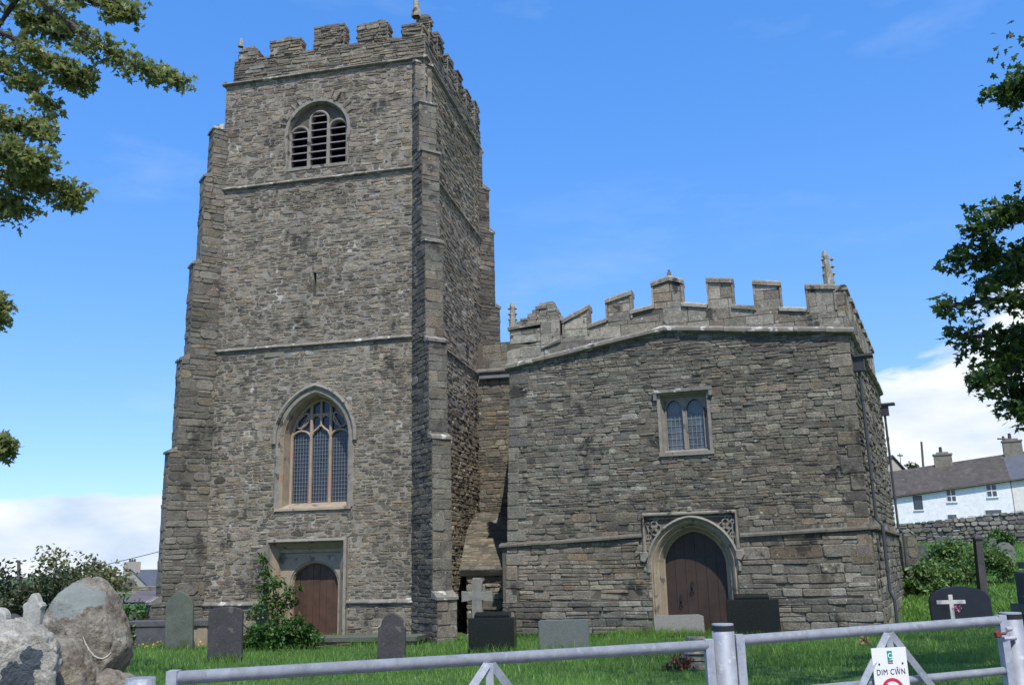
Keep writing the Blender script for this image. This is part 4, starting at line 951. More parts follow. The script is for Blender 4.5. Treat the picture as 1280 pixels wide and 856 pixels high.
# sapling by the tower door
sb = ghit(342, 806) ; sb.y += .5; sb.z = gz(sb.x, sb.y)
t = empty('sapling', sb, 'green sapling growing up beside the tower door above a low bush', 'sapling'); st = MB(); lf = MB()
Ys = sb.y; spine = [at(x, y, Ys) for x, y in ((345, 800), (348, 770), (342, 740), (330, 690))]
st.tube(spine, [.03, .024, .018, .008], 6)
for x, y, r, n in ((329, 698, .16, 40), (332, 715, .2, 50), (345, 728, .25, 70), (330, 735, .2, 50), (362, 738, .2, 45), (335, 752, .3, 90), (352, 755, .3, 90), (320, 765, .25, 60), (368, 752, .14, 25), (345, 775, .34, 110), (330, 785, .3, 90), (375, 735, .1, 14)):
    P = at(x, y, Ys + rng.uniform(-.15, .15)); st.tube([at(344, y + 14, Ys), P], [.01, .005], 4, cap=False); clump(lf, P, r, int(n * 2.4), .1, OVAL, .85, .6)
st.build('stem', M['bark'], t); lf.build('foliage', M['leaf_shrub'], t)
c0 = ghit(345, 812); c0.x += .15; bush('low_bush', 'low spreading green bush at the foot of the sapling by the tower door', c0, 1.15, .5, .8, 3400, .1, M['leaf_shrub'], lumps=46, tb=.4)

# ------------------------------------------------------------------ headstones and tombs
def top_round(w, h, n=10, rise=None):
    rise = rise if rise is not None else w / 2; return [(-w / 2, 0), (w / 2, 0), (w / 2, h - rise)] + [(w / 2 * math.cos(t), h - rise + rise * math.sin(t)) for t in [math.pi * i / n for i in range(1, n)]] + [(-w / 2, h - rise)]
def top_shoulder(w, h, s=.12, r=.3):
    return [(-w / 2, 0), (w / 2, 0), (w / 2, h - r), (w / 2 - s * w, h - r * .8)] + [((w / 2 - s * w) * math.cos(t), h - r * .8 + r * .8 * math.sin(t)) for t in [math.pi * i / 8 for i in range(1, 8)]] + [(-w / 2 + s * w, h - r * .8), (-w / 2, h - r)]
def top_gothic(w, h, r=.42):
    k = [(1, 0), (.97, .22), (.86, .45), (.6, .72), (.3, .9), (0, 1)]; z = h - r
    return [(-w / 2, 0), (w / 2, 0)] + [(w / 2 * a, z + r * b_) for a, b_ in k] + [(-w / 2 * a, z + r * b_) for a, b_ in k[-2::-1]]
def headstone(name, label, cat, P, x0, x1, ytop, outline, th, m, yaw=None, lean=0, group=None, hh=None, sink=.08, back=0):
    Y = P.y; w = (x1 - x0) / 1150 * (P - CAM).dot(FW); ztop = at((x0 + x1) / 2, ytop, Y).z; h = (hh or ztop - P.z) + sink
    yaw = rng.uniform(-6, 6) if yaw is None else yaw; HB.append((P.x, P.y, w)); lean = lean + rng.uniform(-1.2, 1.2); back = back + rng.uniform(-3, 1)
    o = MB(); Wg = Wall((0, 0), (math.cos(R_(yaw)), -math.sin(R_(yaw)))); ol = outline(w, h)
    o.prism(Wg, ol, -th / 2, th / 2, 0, .012)
    ob = o.build(name, m); ob.location = (P.x, P.y, P.z - sink); ob.rotation_euler = (R_(back), R_(lean), 0); return tag(ob, label, cat, group)
box_o = lambda w, h: [(-w / 2, 0), (w / 2, 0), (w / 2, h), (-w / 2, h)]
GS = 'headstones in the churchyard'; HB = []
headstone('headstone', 'dark slate headstone with a shallow curved top in the grass left of the tower bush', 'headstone', ghit(281, 827), 258, 302, 758, lambda w, h: top_round(w, h, 10, .11), .09, M['slate_dark'], 4, 0, GS)
headstone('headstone', 'narrow dark slate headstone with rounded shoulders right of the tower door', 'headstone', ghit(489, 828), 471, 506, 766, lambda w, h: top_shoulder(w, h, .1, .28), .08, M['slate_dark'], 4, 1, GS)
headstone('headstone', 'tall greenish pointed slate headstone in front of the chest tomb', 'headstone', ghit(224, 812), 205, 241, 738, lambda w, h: top_gothic(w, h, .42), .09, M['slate_green'], 6, -2, GS)
P = ghit(180, 800); P.y += 3; P.z = gz(P.x, P.y)
headstone('headstone', 'small narrow dark headstone standing behind the ivy end of the chest tomb', 'headstone', P, 171, 184, 748, lambda w, h: top_round(w, h, 8, .12), .07, M['slate'], 4, 0, GS)
headstone('headstone', 'pale weathered marble headstone with shaped shoulders behind the big boulder', 'headstone', Vector((at(38, 790, 10.5).x, 10.5, gz(-5.5, 10.5))), 25, 51, 741, lambda w, h: [(-w / 2 * .86, 0), (w / 2 * .86, 0), (w / 2 * .88, h - w * .8), (w / 2, h - w * .62), (w / 2 * .9, h - w * .5), (w * .3, h - w * .42), (w * .2, h - w * .2), (w * .1, h - w * .04), (0, h), (-w * .1, h - w * .04), (-w * .2, h - w * .2), (-w * .3, h - w * .42), (-w / 2 * .9, h - w * .5), (-w / 2, h - w * .62), (-w / 2 * .88, h - w * .8)], .1, M['marble'], 2, 0, GS)
headstone('headstone', 'pale round-topped headstone cut off by the left edge of the photo', 'headstone', Vector((at(-5, 790, 9.5).x, 9.5, gz(-5, 9.5))), -20, 7, 759, lambda w, h: top_round(w, h), .1, M['marble'], 2, 0, GS)
headstone('headstone', 'dark sloping slab low behind the white boulder beside the pale round headstone', 'headstone', Vector((at(16, 790, 10).x, 10, gz(-5, 10))), 2, 30, 767, lambda w, h: top_round(w, h), .1, M['slate_dark'], 2, 0, GS)
headstone('headstone', 'broad grey granite headstone with a flat top before the aisle wall', 'headstone', ghit(706, 816), 675, 738, 774, lambda w, h: [(-w / 2, 0), (w / 2, 0), (w / 2, h - .02), (w / 2 - .04, h), (-w / 2 + .04, h), (-w / 2, h - .02)], .12, M['granite'], 8, 0, GS)
headstone('headstone', 'small pale granite headstone leaning just below the aisle door', 'headstone', ghit(850, 795), 819, 881, 768, lambda w, h: [(-w / 2, 0), (w / 2, 0), (w / 2, h - .05), (w / 2 - .12, h), (-w / 2, h)], .12, M['granite_pale'], 8, -1, GS)
def black_tomb(label, px, y0, x0, x1, yb, tx0, tx1, yt, depth=.35):
    P = ghit(px, y0); t = empty('gravestone', P, label, 'gravestone', 'black polished gravestones'); W = Wall(P, (math.cos(R_(9)), -math.sin(R_(9))))
    u0, u1 = W.px(x0, yb)[0], W.px(x1, yb)[0]; zt = W.px((x0 + x1) / 2, yb)[1]; b = MB(); b.prism(W, rect(u0, u1, P.z - .1, zt), -depth, 0, 0, .01); b.build('base', M['polished'], t)
    c = MB(); v0, v1 = W.px(tx0, yt)[0], W.px(tx1, yt)[0]; z2 = W.px((tx0 + tx1) / 2, yt)[1]
    vs = [W.M(u, z, d) for u in (v0, v1) for z, d in ((zt, -.05), (zt + .05, -.04), (z2, -.22), (z2, -.3), (zt, -.3))]
    c.add(vs, [(0, 1, 2, 3, 4), (9, 8, 7, 6, 5), (0, 5, 6, 1), (1, 6, 7, 2), (2, 7, 8, 3), (3, 8, 9, 4)]); c.build('book_tablet', M['polished'], t)
black_tomb('black polished gravestone with sloping top tablet in front of the stone cross', 613, 818, 585, 642, 772, 592, 636, 765)
black_tomb('wide black polished gravestone with sloping top tablet to the right of the aisle door', 940, 799, 908, 973, 749, 918, 961, 742)
# stone cross in the corner
P = ghit(594, 806); P.y += 1.2; P.z = gz(P.x, P.y); W = Wall(P, (math.cos(R_(8)), -math.sin(R_(8)))); cb = MB(); zt = W.px(592, 722)[1]; za = W.px(592, 745)[1]
t = empty('stone_cross', P, 'pale weathered stone cross behind the black gravestone in the church corner', 'cross')
cb.prism(W, [(-.17, P.z - .1), (.17, P.z - .1), (.125, za - .09), (.4, za - .13), (.4, za + .13), (.125, za + .11), (.14, zt - .1), (.1, zt), (-.1, zt), (-.14, zt - .1), (-.125, za + .11), (-.4, za + .13), (-.4, za - .13), (-.125, za - .09)], -.16, 0, 0, .02); cb.build('shaft', M['cross'], t)
cb = MB(); cb.prism(W, [(-.35, P.z - .1), (.3, P.z - .1), (.2, P.z + .22), (-.25, P.z + .2)], -.3, .1, 0, .03); cb.build('plinth', M['cross'], t)
# chest tombs
def chest(label, P, x0, x1, ys, zslab_t, mm, slabm, panel=True):
    W = Wall(P, (math.cos(R_(9)), -math.sin(R_(9)))); u0, u1 = W.px(x0, ys)[0], W.px(x1, ys)[0]; z = W.px((x0 + x1) / 2, ys)[1]
    t = empty('chest_tomb', P, label, 'tomb', 'chest tombs beside the tower'); b = MB(); b.prism(W, rect(u0 - .08, u1 + .08, z - zslab_t, z), -.95, .06, 0, .015); b.build('slab', slabm, t)
    b = MB(); b.box(W, u0, u1, P.z - .1, z - zslab_t, -.85, 0, 1); 
    if panel:
        b.prism(W, rect(u0 + .02, u0 + (u1 - u0) * .8, P.z - .1, z - zslab_t - .01), 0, .035, 2, .01); b.prism(W, rect(u0 + (u1 - u0) * .87, u1 - .05, P.z - .1, z - zslab_t - .01), 0, .02, 3, .01)
    else: stones(b, W, rect(u0, u1, P.z - .1, z - zslab_t), pal=PAL_T, ch=(.08, .18), ln=(.2, .5), dep=(.01, .05))
    b.build('side_panel', [M['rubble'], M['mortar'], M['slate'], M['buff']], t); return W, u0, u1, z
P = ghit(200, 812); P.y += .6
cw = chest('chest tomb with dark slate side and heavy slab at the left tower corner', P, 152, 262, 776, .12, None, M['slate'])
P = ghit(450, 812); P.y += 1.2
chest('low chest tomb of rubble with a flat slab under the tower door', P, 394, 518, 796, .1, None, M['slate_green'], False)
# ivy over the tomb end, flowers along its foot
W, u0, u1, z = cw; iv = MB()
for _ in range(420):
    u = u0 + rng.uniform(-.12, .42); zz = P.z - .1 + rng.random() * (z - P.z + .05); leaf(iv, Vector(W.M(u, zz, rng.uniform(.02, .14))), .1, Vector(W.n) + Vector((0, 0, .4)), OVAL, rng.random())
tag(iv.build('ivy', M['leaf_shrub']), 'ivy hanging down over the left end of the chest tomb', 'ivy')
fl = MB()
for _ in range(46):
    u = rng.uniform(u0, u1 + .1); q = Vector(W.M(u, P.z + rng.uniform(.02, .18), rng.uniform(.1, .5))); clump(fl, q, .02, 3, .045, OVAL, .6)
tag(fl.build('wild_flowers', M['yellowflower']), 'small yellow flowers in the grass at the foot of the chest tomb', 'flowers', kind='stuff')

# graves and planting to the right of the aisle
P = ghit(1204, 782)
headstone('headstone', 'broad dark headstone with a curved top behind the small white cross', 'headstone', P, 1168, 1240, 732, lambda w, h: top_round(w, h, 12, .34), .14, M['slate_dark'] if False else simple('blue_black_slate', (.016, .02, .03), .4, var=.2), 10, 0, GS)
Q = P + Vector((-.25, -.55, 0)); W = Wall(Q, (1, -.1)); cx_, cz_ = W.px(1189, 752); cb = MB(); zt = W.px(1188, 743)[1]; hw = (W.px(1206, 750)[0] - W.px(1170, 750)[0]) / 2
cb.prism(W, [(cx_ - .05, Q.z - .1), (cx_ + .05, Q.z - .1), (cx_ + .05, cz_ - .045), (cx_ + hw, cz_ - .045), (cx_ + hw, cz_ + .045), (cx_ + .05, cz_ + .045), (cx_ + .05, zt), (cx_ - .05, zt), (cx_ - .05, cz_ + .045), (cx_ - hw, cz_ + .045), (cx_ - hw, cz_ - .045), (cx_ - .05, cz_ - .045)], -.05, 0, 0, .006)
tag(cb.build('grave_cross', simple('pale_wood_cross', (.55, .54, .52), .7)), 'small pale wooden cross standing before the broad dark headstone', 'cross')
fb = MB()
fc = Vector(W.M(W.px(1197, 760)[0], W.px(1197, 759)[1], -.1)); clump(fb, fc, .13, 110, .075, OVAL, .6)
t_ = empty('flower_spray', (fc.x, fc.y, Q.z), 'spray of pink flowers hanging behind the small pale cross', 'flowers'); under(fb.build('petals', M['pinkflower']), t_)
sm = MB(); sm.tube([fc, (fc.x, fc.y, Q.z - .05)], .015, 5); under(sm.build('stem', M['bark']), t_)
P = ghit(1234, 778); P.y += .6; pb_ = MB(); top = at(1221, 668, P.y); bt = Vector((at(1232, 775, P.y).x, P.y, P.z - .1)); 
t = empty('dark_post', bt, 'leaning dark post with a small pointed cap among the graves on the right', 'post')
ax = (top - bt).normalized(); sd = Vector((1, 0, 0)); fd = Vector((0, 1, 0)); vs = []
for p, h in ((bt, .11), (top - ax * .12, .085)): vs += [tuple(p + sd * a * h + fd * c * h) for a, c in ((-1, -1), (1, -1), (1, 1), (-1, 1))]
pb_.add(vs, [(0, 1, 5, 4), (1, 2, 6, 5), (2, 3, 7, 6), (3, 0, 4, 7), (4, 5, 6, 7)]); pb_.build('shaft', M['slate_dark'], t)
cbb = MB(); q = top - ax * .12; cbb.add([tuple(q + sd * a * .12 + fd * c * .12) for a, c in ((-1, -1), (1, -1), (1, 1), (-1, 1))] + [tuple(q + sd * a * .12 + fd * c * .12 + ax * .05) for a, c in ((-1, -1), (1, -1), (1, 1), (-1, 1))] + [tuple(top + ax * .03)], [(3, 2, 1, 0), (0, 1, 5, 4), (1, 2, 6, 5), (2, 3, 7, 6), (3, 0, 4, 7), (4, 5, 8), (5, 6, 8), (6, 7, 8), (7, 4, 8)]); cbb.build('cap', M['slate_dark'], t)
for lbl, px, y0, x0, x1, yt, ol, m, ln in (('small grey rounded slate headstone near the aisle corner on the far slope', 1154, 700, 1145, 1164, 680, lambda w, h: top_round(w, h, 8), M['slate'], -6),
     ('upright rectangular slate headstone on the slope below the cottage wall', 1183, 692, 1173, 1193, 670, box_o, M['slate'], -2),
     ('pale purple slate headstone leaning right behind the dark post', 1256, 708, 1245, 1268, 677, lambda w, h: top_round(w, h, 8, .4), simple('purple_slate', (.16, .145, .165), .8, var=.2), 8),
     ('small brown headstone furthest up the slope by the cottage wall', 1247, 680, 1241, 1254, 664, box_o, simple('brown_stone', (.12, .085, .075), .85, var=.2), -3),
     ('thin leaning headstone edge just left of the pale purple slate stone', 1238, 700, 1234, 1242, 672, box_o, M['slate'], 14)):
    headstone('headstone', lbl, 'headstone', ghit(px, y0), x0, x1, yt, ol, .1, m, 12, ln, GS)
for lbl, px, y0, rx, h, n in (('pale flowering shrub nearest the corner of the aisle', 1146, 762, 1.9, 2.1, 4200), ('large rounded pale green shrub behind the dark post', 1212, 745, 2.1, 2.4, 5200)):
    C = ghit(px, y0); C.y += 3.5; C.x = at(px, y0, C.y).x; C.z = gz(C.x, C.y); h = at(px, 668 if px > 1200 else 694, C.y).z - C.z
    bush('shrub', lbl, C, rx, 1.2, h, n, .15, M['leaf_pale'], group='shrubs on the slope', tb=.45, lumps=46)
C = ghit(1244, 690); bush('shrub', 'small green shrub on the slope just below the cottages', Vector((at(1241, 668, 50).x, 50, gz(24, 50))), 1.0, .8, 1.7, 1100, .18, M['leaf_shrub'], group='shrubs on the slope', lumps=12)

# ------------------------------------------------------------------ cottages on the hill
RW0, RW1 = at(1112, 668, 58), at(1310, 640, 54); DW = Wall(RW0, RW1 - RW0); dwL = (Vector((RW1.x, RW1.y, 0)) - Vector((RW0.x, RW0.y, 0))).length
db = MB(); zb0, zb1 = at(1112, 673, 58).z, at(1310, 662, 54).z; zt0, zt1 = at(1112, 656, 58).z, at(1310, 634, 54).z
db.prism(DW, [(0, zb0 - 1.5), (dwL, zb1 - 1.5), (dwL, zt1 - .08), (0, zt0 - .08)], -.5, -.01, 1)
stones(db, DW, [(0, zb0 - 1.2), (dwL, zb1 - 1.2), (dwL, zt1), (0, zt0)], pal=[(.2, .18, .15), (.26, .24, .2), (.15, .14, .12), (.3, .27, .22)], ch=(.14, .3), ln=(.2, .55), dep=(.02, .14), gap=.05, rnd=.4, tilt=.2)
tag(db.build('rubble_wall', [M['drywall'], M['mortar_dark']]), 'rough dry stone wall running below the white cottages', 'wall')
C0, C1 = at(1095, 668, 84.5), at(1262, 640, 80.6); CW = Wall(C0, C1 - C0); cl_ = (Vector((C1.x, C1.y, 0)) - Vector((C0.x, C0.y, 0))).length
def cz(x, y, W=CW): return W.px(x, y)
slope = (cz(1262, 599.5)[1] - cz(1118, 620)[1]) / (cz(1262, 599)[0] - cz(1118, 620)[0]); e0z = cz(1118, 620)[1] - slope * cz(1118, 620)[0]
ez = lambda u: e0z + slope * u
def cottage(name, label, u0, u1, wallm, roofm, wins, chims, ridge_h, depth=5.0, door=None):
    t = empty(name, CW.M((u0 + u1) / 2, ez(u0) - 4, -2), label, 'cottage', 'terraced cottages'); b = MB()
    b.prism(CW, [(u0, ez(u0) - 5), (u1, ez(u1) - 5), (u1, ez(u1)), (u0, ez(u0))], -depth, 0, 0)
    for u in (u0 + .01, u1 - .01): b.add([CW.M(u, ez(u), -.01), CW.M(u, ez(u), -depth + .01), CW.M(u, ez(u) + ridge_h, -depth / 2)], [(0, 1, 2)])
    b.build('wall', wallm, t); r = MB(); o = .22
    for s_ in (0, 1):
        d0 = o if s_ == 0 else -depth - o; q = [(u0 - .03, d0, -.1), (u1 + .03, d0, -.1), (u1 + .03, -depth / 2, ridge_h), (u0 - .03, -depth / 2, ridge_h)]
        vs = [CW.M(u, ez(u) + z, d) for u, d, z in q] + [CW.M(u, ez(u) + z + .12, d) for u, d, z in q]; r.add(vs, [(0, 1, 2, 3), (7, 6, 5, 4), (0, 4, 5, 1), (1, 5, 6, 2), (2, 6, 7, 3), (3, 7, 4, 0)])
    ro = r.build('roof', roofm, t); gt = MB(); gt.tube([CW.M(u0, ez(u0) - .1, .28), CW.M(u1, ez(u1) - .1, .28)], .07, 6); under(gt.build('gutter', M['iron']), ro)
    for (ua, ub, za, zb, style) in wins:
        f = MB(); f.box(CW, ua, ub, za, zb, -.02, .04, 0) if style != 'dark' else f.box(CW, ua, ub, za, zb, -.02, .03, 1)
        f.box(CW, ua - .06, ub + .06, za - .1, za, 0, .1, 0)
        wo = f.build('window', [M['paintwhite'], M['iron']], t); bpy.context.view_layer.update(); p = MB(); n_ = 2 if style != 'dark' else 1
        if style == 'board': p.box(CW, ua + .05, ub - .05, za + .05, zb - .05, .04, .06)
        else:
            for i in range(n_):
                for j in range(n_): w_ = (ub - ua) / n_; h_ = (zb - za) / n_; p.box(CW, ua + i * w_ + .045, ua + (i + 1) * w_ - .045, za + j * h_ + .045, za + (j + 1) * h_ - .045, .035, .05)
        under(p.build('pane', M['glass_pale'] if style == 'board' else simple('window_glass', (.06, .08, .1), .15)), wo)
    for uc, w, h, pot in chims:
        c = MB(); zz = ez(uc) + ridge_h; Wc = CW.shift(0, -depth / 2 + .35); c.box(Wc, uc - w / 2, uc + w / 2, zz - .6, zz + h, -.7, 0, 0); c.box(Wc, uc - w / 2 - .07, uc + w / 2 + .07, zz + h, zz + h + .14, -.77, .07, 0); c.box(Wc, uc - w / 3, uc + w / 3, zz + h + .14, zz + h + .3, -.55, -.15, 0)
        co_ = under(c.build('chimney', simple('chimney_stone', (.2, .18, .14), .9, var=.4, nscale=3)), ro)
        if pot: pt = MB(); Pp = Wc.M(uc - .1, zz + h + .28, -.35); pt.tube([Pp, (Pp[0], Pp[1], Pp[2] + .5)], [.16, .13], 8); under(pt.build('chimney_pot', M['slate_dark']), t)
    return t
def wrect(x0, x1, y0, y1): a = cz(x0, y1); c = cz(x1, y0); return (a[0], c[0], a[1], c[1])
cend = cz(1262, 598)[0]
cottage('cottage', 'whitewashed stone cottage with brown slate roof and a squat central chimney', cz(1096, 622)[0], cend, M['limewash'], M['roofbrown'],
        [wrect(1143, 1152, 619, 637) + ('dark',), wrect(1184, 1194, 612, 627) + ('sash',), wrect(1234, 1245, 605, 621) + ('sash',), wrect(1185, 1196, 642, 652) + ('board',), wrect(1232, 1252, 636, 646) + ('board',)], [(cz(1182, 580)[0], 1.5, .85, True)], 2.3)
cottage('cottage', 'cream cottage with smooth blue slate roof at the right edge', cend + .06, cend + 9, M['creamwash'], M['roofblue'], [], [(cend + .9, 1.5, 1.1, True)], 2.3)
def pole(label, x, yb, yt, Y, r=.13, arm=None):
    P = at(x, yb, Y); Q_ = at(x - .3, yt, Y); t = empty('utility_pole', (P.x, P.y, gz(P.x, P.y) - .3), label, 'pole', 'utility poles on the hill'); b = MB(); b.tube([(P.x, P.y, gz(P.x, P.y) - .3), tuple(Q_)], [r * 1.2, r], 8); b.build('shaft', M['wood'], t)
    if arm: b = MB(); b.tube([(Q_.x - arm, Q_.y, Q_.z - .3), (Q_.x + arm, Q_.y, Q_.z - .35)], .1, 6); b.build('cross_arm', M['wood'], t)
pole('plain wooden pole standing behind the cottage roof left of the chimney', 1152, 590, 552, 110)
pole('wooden pole with a short cross arm behind the cottage roof near the right edge', 1254, 570, 545, 110, .14, .7)
pole('thin aerial mast behind the cottage at the aisle corner', 1125, 590, 566, 120, .05, .35)
C = at(1141, 592, 100); t = tree('ivy_topped_tree', 'small round tree top showing above the cottage roof', Vector((C.x, C.y, gz(C.x, C.y))), ([Vector((C.x, C.y, gz(C.x, C.y))), C], [.3, .2]), [([C + Vector((0, 0, -1)), C + Vector((0, 0, 1))], .15)], M['leaf_hedge'], .35, .5, 10, 14, OVAL, [(C + Vector((0, 0, .7)), .75, 110)])
hb_ = MB(); a_, c_ = at(1106, 588, 105), at(1128, 580, 105); Wh = Wall(a_, (1, 0)); hw = c_.x - a_.x; zz = a_.z
t = empty('house', (a_.x, a_.y, gz(a_.x, a_.y)), 'grey house end just showing above the cottage roof beside the aisle', 'house'); hb_.prism(Wh, [(0, gz(a_.x, a_.y) - 1), (hw, gz(a_.x, a_.y) - 1), (hw, zz), (hw / 2, zz + 1.4), (0, zz)], -5, 0); hb_.build('wall', M['render'], t)
r = MB(); r.prism(Wh, [(-.2, zz + .0), (hw / 2, zz + 1.55), (hw + .2, zz), (hw + .2, zz + .15), (hw / 2, zz + 1.75), (-.2, zz + .15)], -5.2, .2); r.build('roof', M['roofbrown'], t)

# ------------------------------------------------------------------ left background
def far_bush(label, x, ybase, Y, rx, h, n, lm, size, lumps, tb=.5, name='tree'):
    C = at(x, ybase, Y); C.z = gz(C.x, C.y); t = empty(name, C, label, 'tree', 'trees beyond the graves'); st = MB(); lf = MB()
    st.tube([C + Vector((0, 0, -.2)), C + Vector((.1, 0, h * .35)), C + Vector((0, 0, h * .7))], [.22, .16, .06], 8)
    for _ in range(lumps):
        v = rand_unit() * rng.random() ** .4; P = C + Vector((v.x * rx, v.y * rx * .7, h * (.52 + .46 * v.z))); st.tube([C + Vector((0, 0, h * .35)), P], [.05, .015], 4, cap=False); clump(lf, P, rx * rng.uniform(.2, .38), n // lumps, size, OVAL, .75, tb)
    st.build('trunk', M['bark'], t); lf.build('crown', lm, t)
def hgt(y, Y, x=60): return at(x, y, Y).z + .3
far_bush('dark green hawthorn tree at the left behind the pale marble headstone', 28, 780, 30, 2.1, hgt(708, 30), 2600, M['leaf_hedge'], .17, 34, .35)
far_bush('dark bushy tree directly behind the top of the big boulder', 78, 780, 31, 1.5, hgt(712, 31), 1500, M['leaf_hedge'], .17, 22, .4)
far_bush('paler olive tree with a feathery crown rising behind the big boulder', 86, 780, 36, 2.3, hgt(688, 36), 2300, M['leaf_olive'], .17, 26, .7)
far_bush('mid green bush between the olive tree and the beige house', 108, 780, 42, 1.4, hgt(709, 42), 1000, M['leaf_olive'], .17, 16, .4)
far_bush('distant rounded tree left of the beige house chimney', 100, 780, 66, 2.4, hgt(706, 66), 1100, M['leaf_hedge'], .3, 16, .5)
far_bush('distant low tree just left of the beige house gable', 126, 780, 70, 1.3, hgt(716, 70), 700, M['leaf_olive'], .3, 12, .3)
far_bush('small dark bush at the foot of the beige house', 131, 780, 44, .7, hgt(722, 44), 500, M['leaf_hedge'], .18, 10, .45)
far_bush('bright green hedge shrub between the boulder and the chest tomb', 166, 790, 26, .7, hgt(751, 26), 700, M['leaf_shrub'], .13, 12, .7)
HW = Wall(at(142, 760, 120), (math.cos(R_(30)), -math.sin(R_(30)))); hu1 = HW.px(184, 733)[0]; hz_ = HW.px(165, 733)[1]; ha = HW.px(163, 714)[1]
t = empty('house', HW.M(2, -.3, -3), 'beige gabled house with a chimney and blue slate roof left of the tower', 'house'); b = MB(); b.prism(HW, [(0, -1), (hu1, -1), (hu1, hz_), (hu1 / 2, ha), (0, hz_)], -9, 0); b.build('wall', M['render'], t)
b = MB(); rs = HW.right(hu1)
for s_ in (0, 1):
    q = [(hu1 + .25, hz_ - .15), (hu1 / 2, ha + .05), (hu1 / 2, ha + .2), (hu1 + .25, hz_ + .05)] if s_ else [(-.25, hz_ - .15), (hu1 / 2, ha + .05), (hu1 / 2, ha + .2), (-.25, hz_ + .05)]; b.prism(HW, q, -9.1, .05)
ro = b.build('roof', M['roofblue'], t); b = MB(); ct = HW.px(162, 702)[1]; ca, cb_ = HW.px(154, 710)[0], HW.px(169, 710)[0]; b.box(HW, ca, cb_, ha - 1, ct, -.8, -.02); under(b.build('chimney', M['render']), ro)
for i in range(3): b = MB(); uu = ca + (cb_ - ca) * (.3 + .2 * i); Pp = HW.M(uu, ct - .02, -.4); b.tube([Pp, (Pp[0], Pp[1], ct + .35)], [.13, .11], 6); under(b.build('chimney_pot', M['slate_dark']), t)
b = MB(); b.box(rs, .1, 8.9, -1, hz_ - .2, 0, .03); b.build('side_wall', M['paintwhite'], t)
OW = Wall(at(146, 770, 60), (math.cos(R_(-4)), -math.sin(R_(-4)))); oz0, oz1 = OW.px(170, 752)[1], OW.px(170, 739)[1]; ou = OW.px(206, 752)[0] + 2
t = empty('outbuilding', OW.M(1, -.3, -2), 'low outbuilding with a long dark slate roof below the beige house', 'outbuilding'); b = MB(); b.box(OW, 0, ou, -1, oz0 + .03, -3.5, -.15); b.build('wall', M['greydress'], t); b = MB(); b.add([OW.M(0, oz0, .15), OW.M(ou, oz0, .15), OW.M(ou, oz1, -2), OW.M(.6, oz1, -2), OW.M(ou, oz0 - .5, -4), OW.M(0, oz0 - .5, -4)], [(0, 1, 2, 3), (3, 2, 4, 5), (0, 3, 5)]); b.build('roof', simple('old_purple_slate', (.11, .095, .1), .85, var=.35, nscale=2, bump=.5, bscale=8), t)
SW_ = Wall(at(131, 760, 90), (1, .1)); b = MB(); u9 = SW_.px(158, 735)[0]; za, zb = SW_.px(140, 734)[1], SW_.px(140, 724)[1]
t = empty('shed', SW_.M(.5, -.3, -2), 'old stone shed with a sagging roof in front of the beige house gable', 'shed'); stones(b, SW_, rect(0, u9 + 3, 0, za), pal=PAL_T, ch=(.25, .4), ln=(.4, .8)); b.box(SW_, 0, u9 + 3, -1, za, -3, -.01, 1); b.build('wall', [M['rubble'], M['mortar']], t); b = MB(); b.prism(SW_, [(-.2, za - .05), (u9 + .2, za - .05), (u9 - .3, zb - .1), (u9 * .55, zb + .12), (.5, zb - .2)], -3.2, .2, 0); b.build('roof', simple('mossy_roof', (.09, .085, .07), .9, var=.4), t)
wb = MB(); p0, p1 = at(-80, 728, 58), at(203, 688, 60); wb.tube([p0.lerp(p1, i / 12) - Vector((0, 0, .5 * math.sin(math.pi * i / 12))) for i in range(13)], .022, 5)
tag(wb.build('overhead_wire', M['iron']), 'thin overhead wire crossing the sky left of the tower', 'wire')
Pq = at(24, 760, 58); t = empty('utility_pole', (Pq.x, 58, gz(Pq.x, 58)), 'dark wooden pole rising out of the hawthorn at the left', 'pole', None); b = MB(); b.tube([(Pq.x, 58, -.4), tuple(at(23.5, 700, 58))], [.13, .1], 8); b.build('shaft', M['wood'], t)

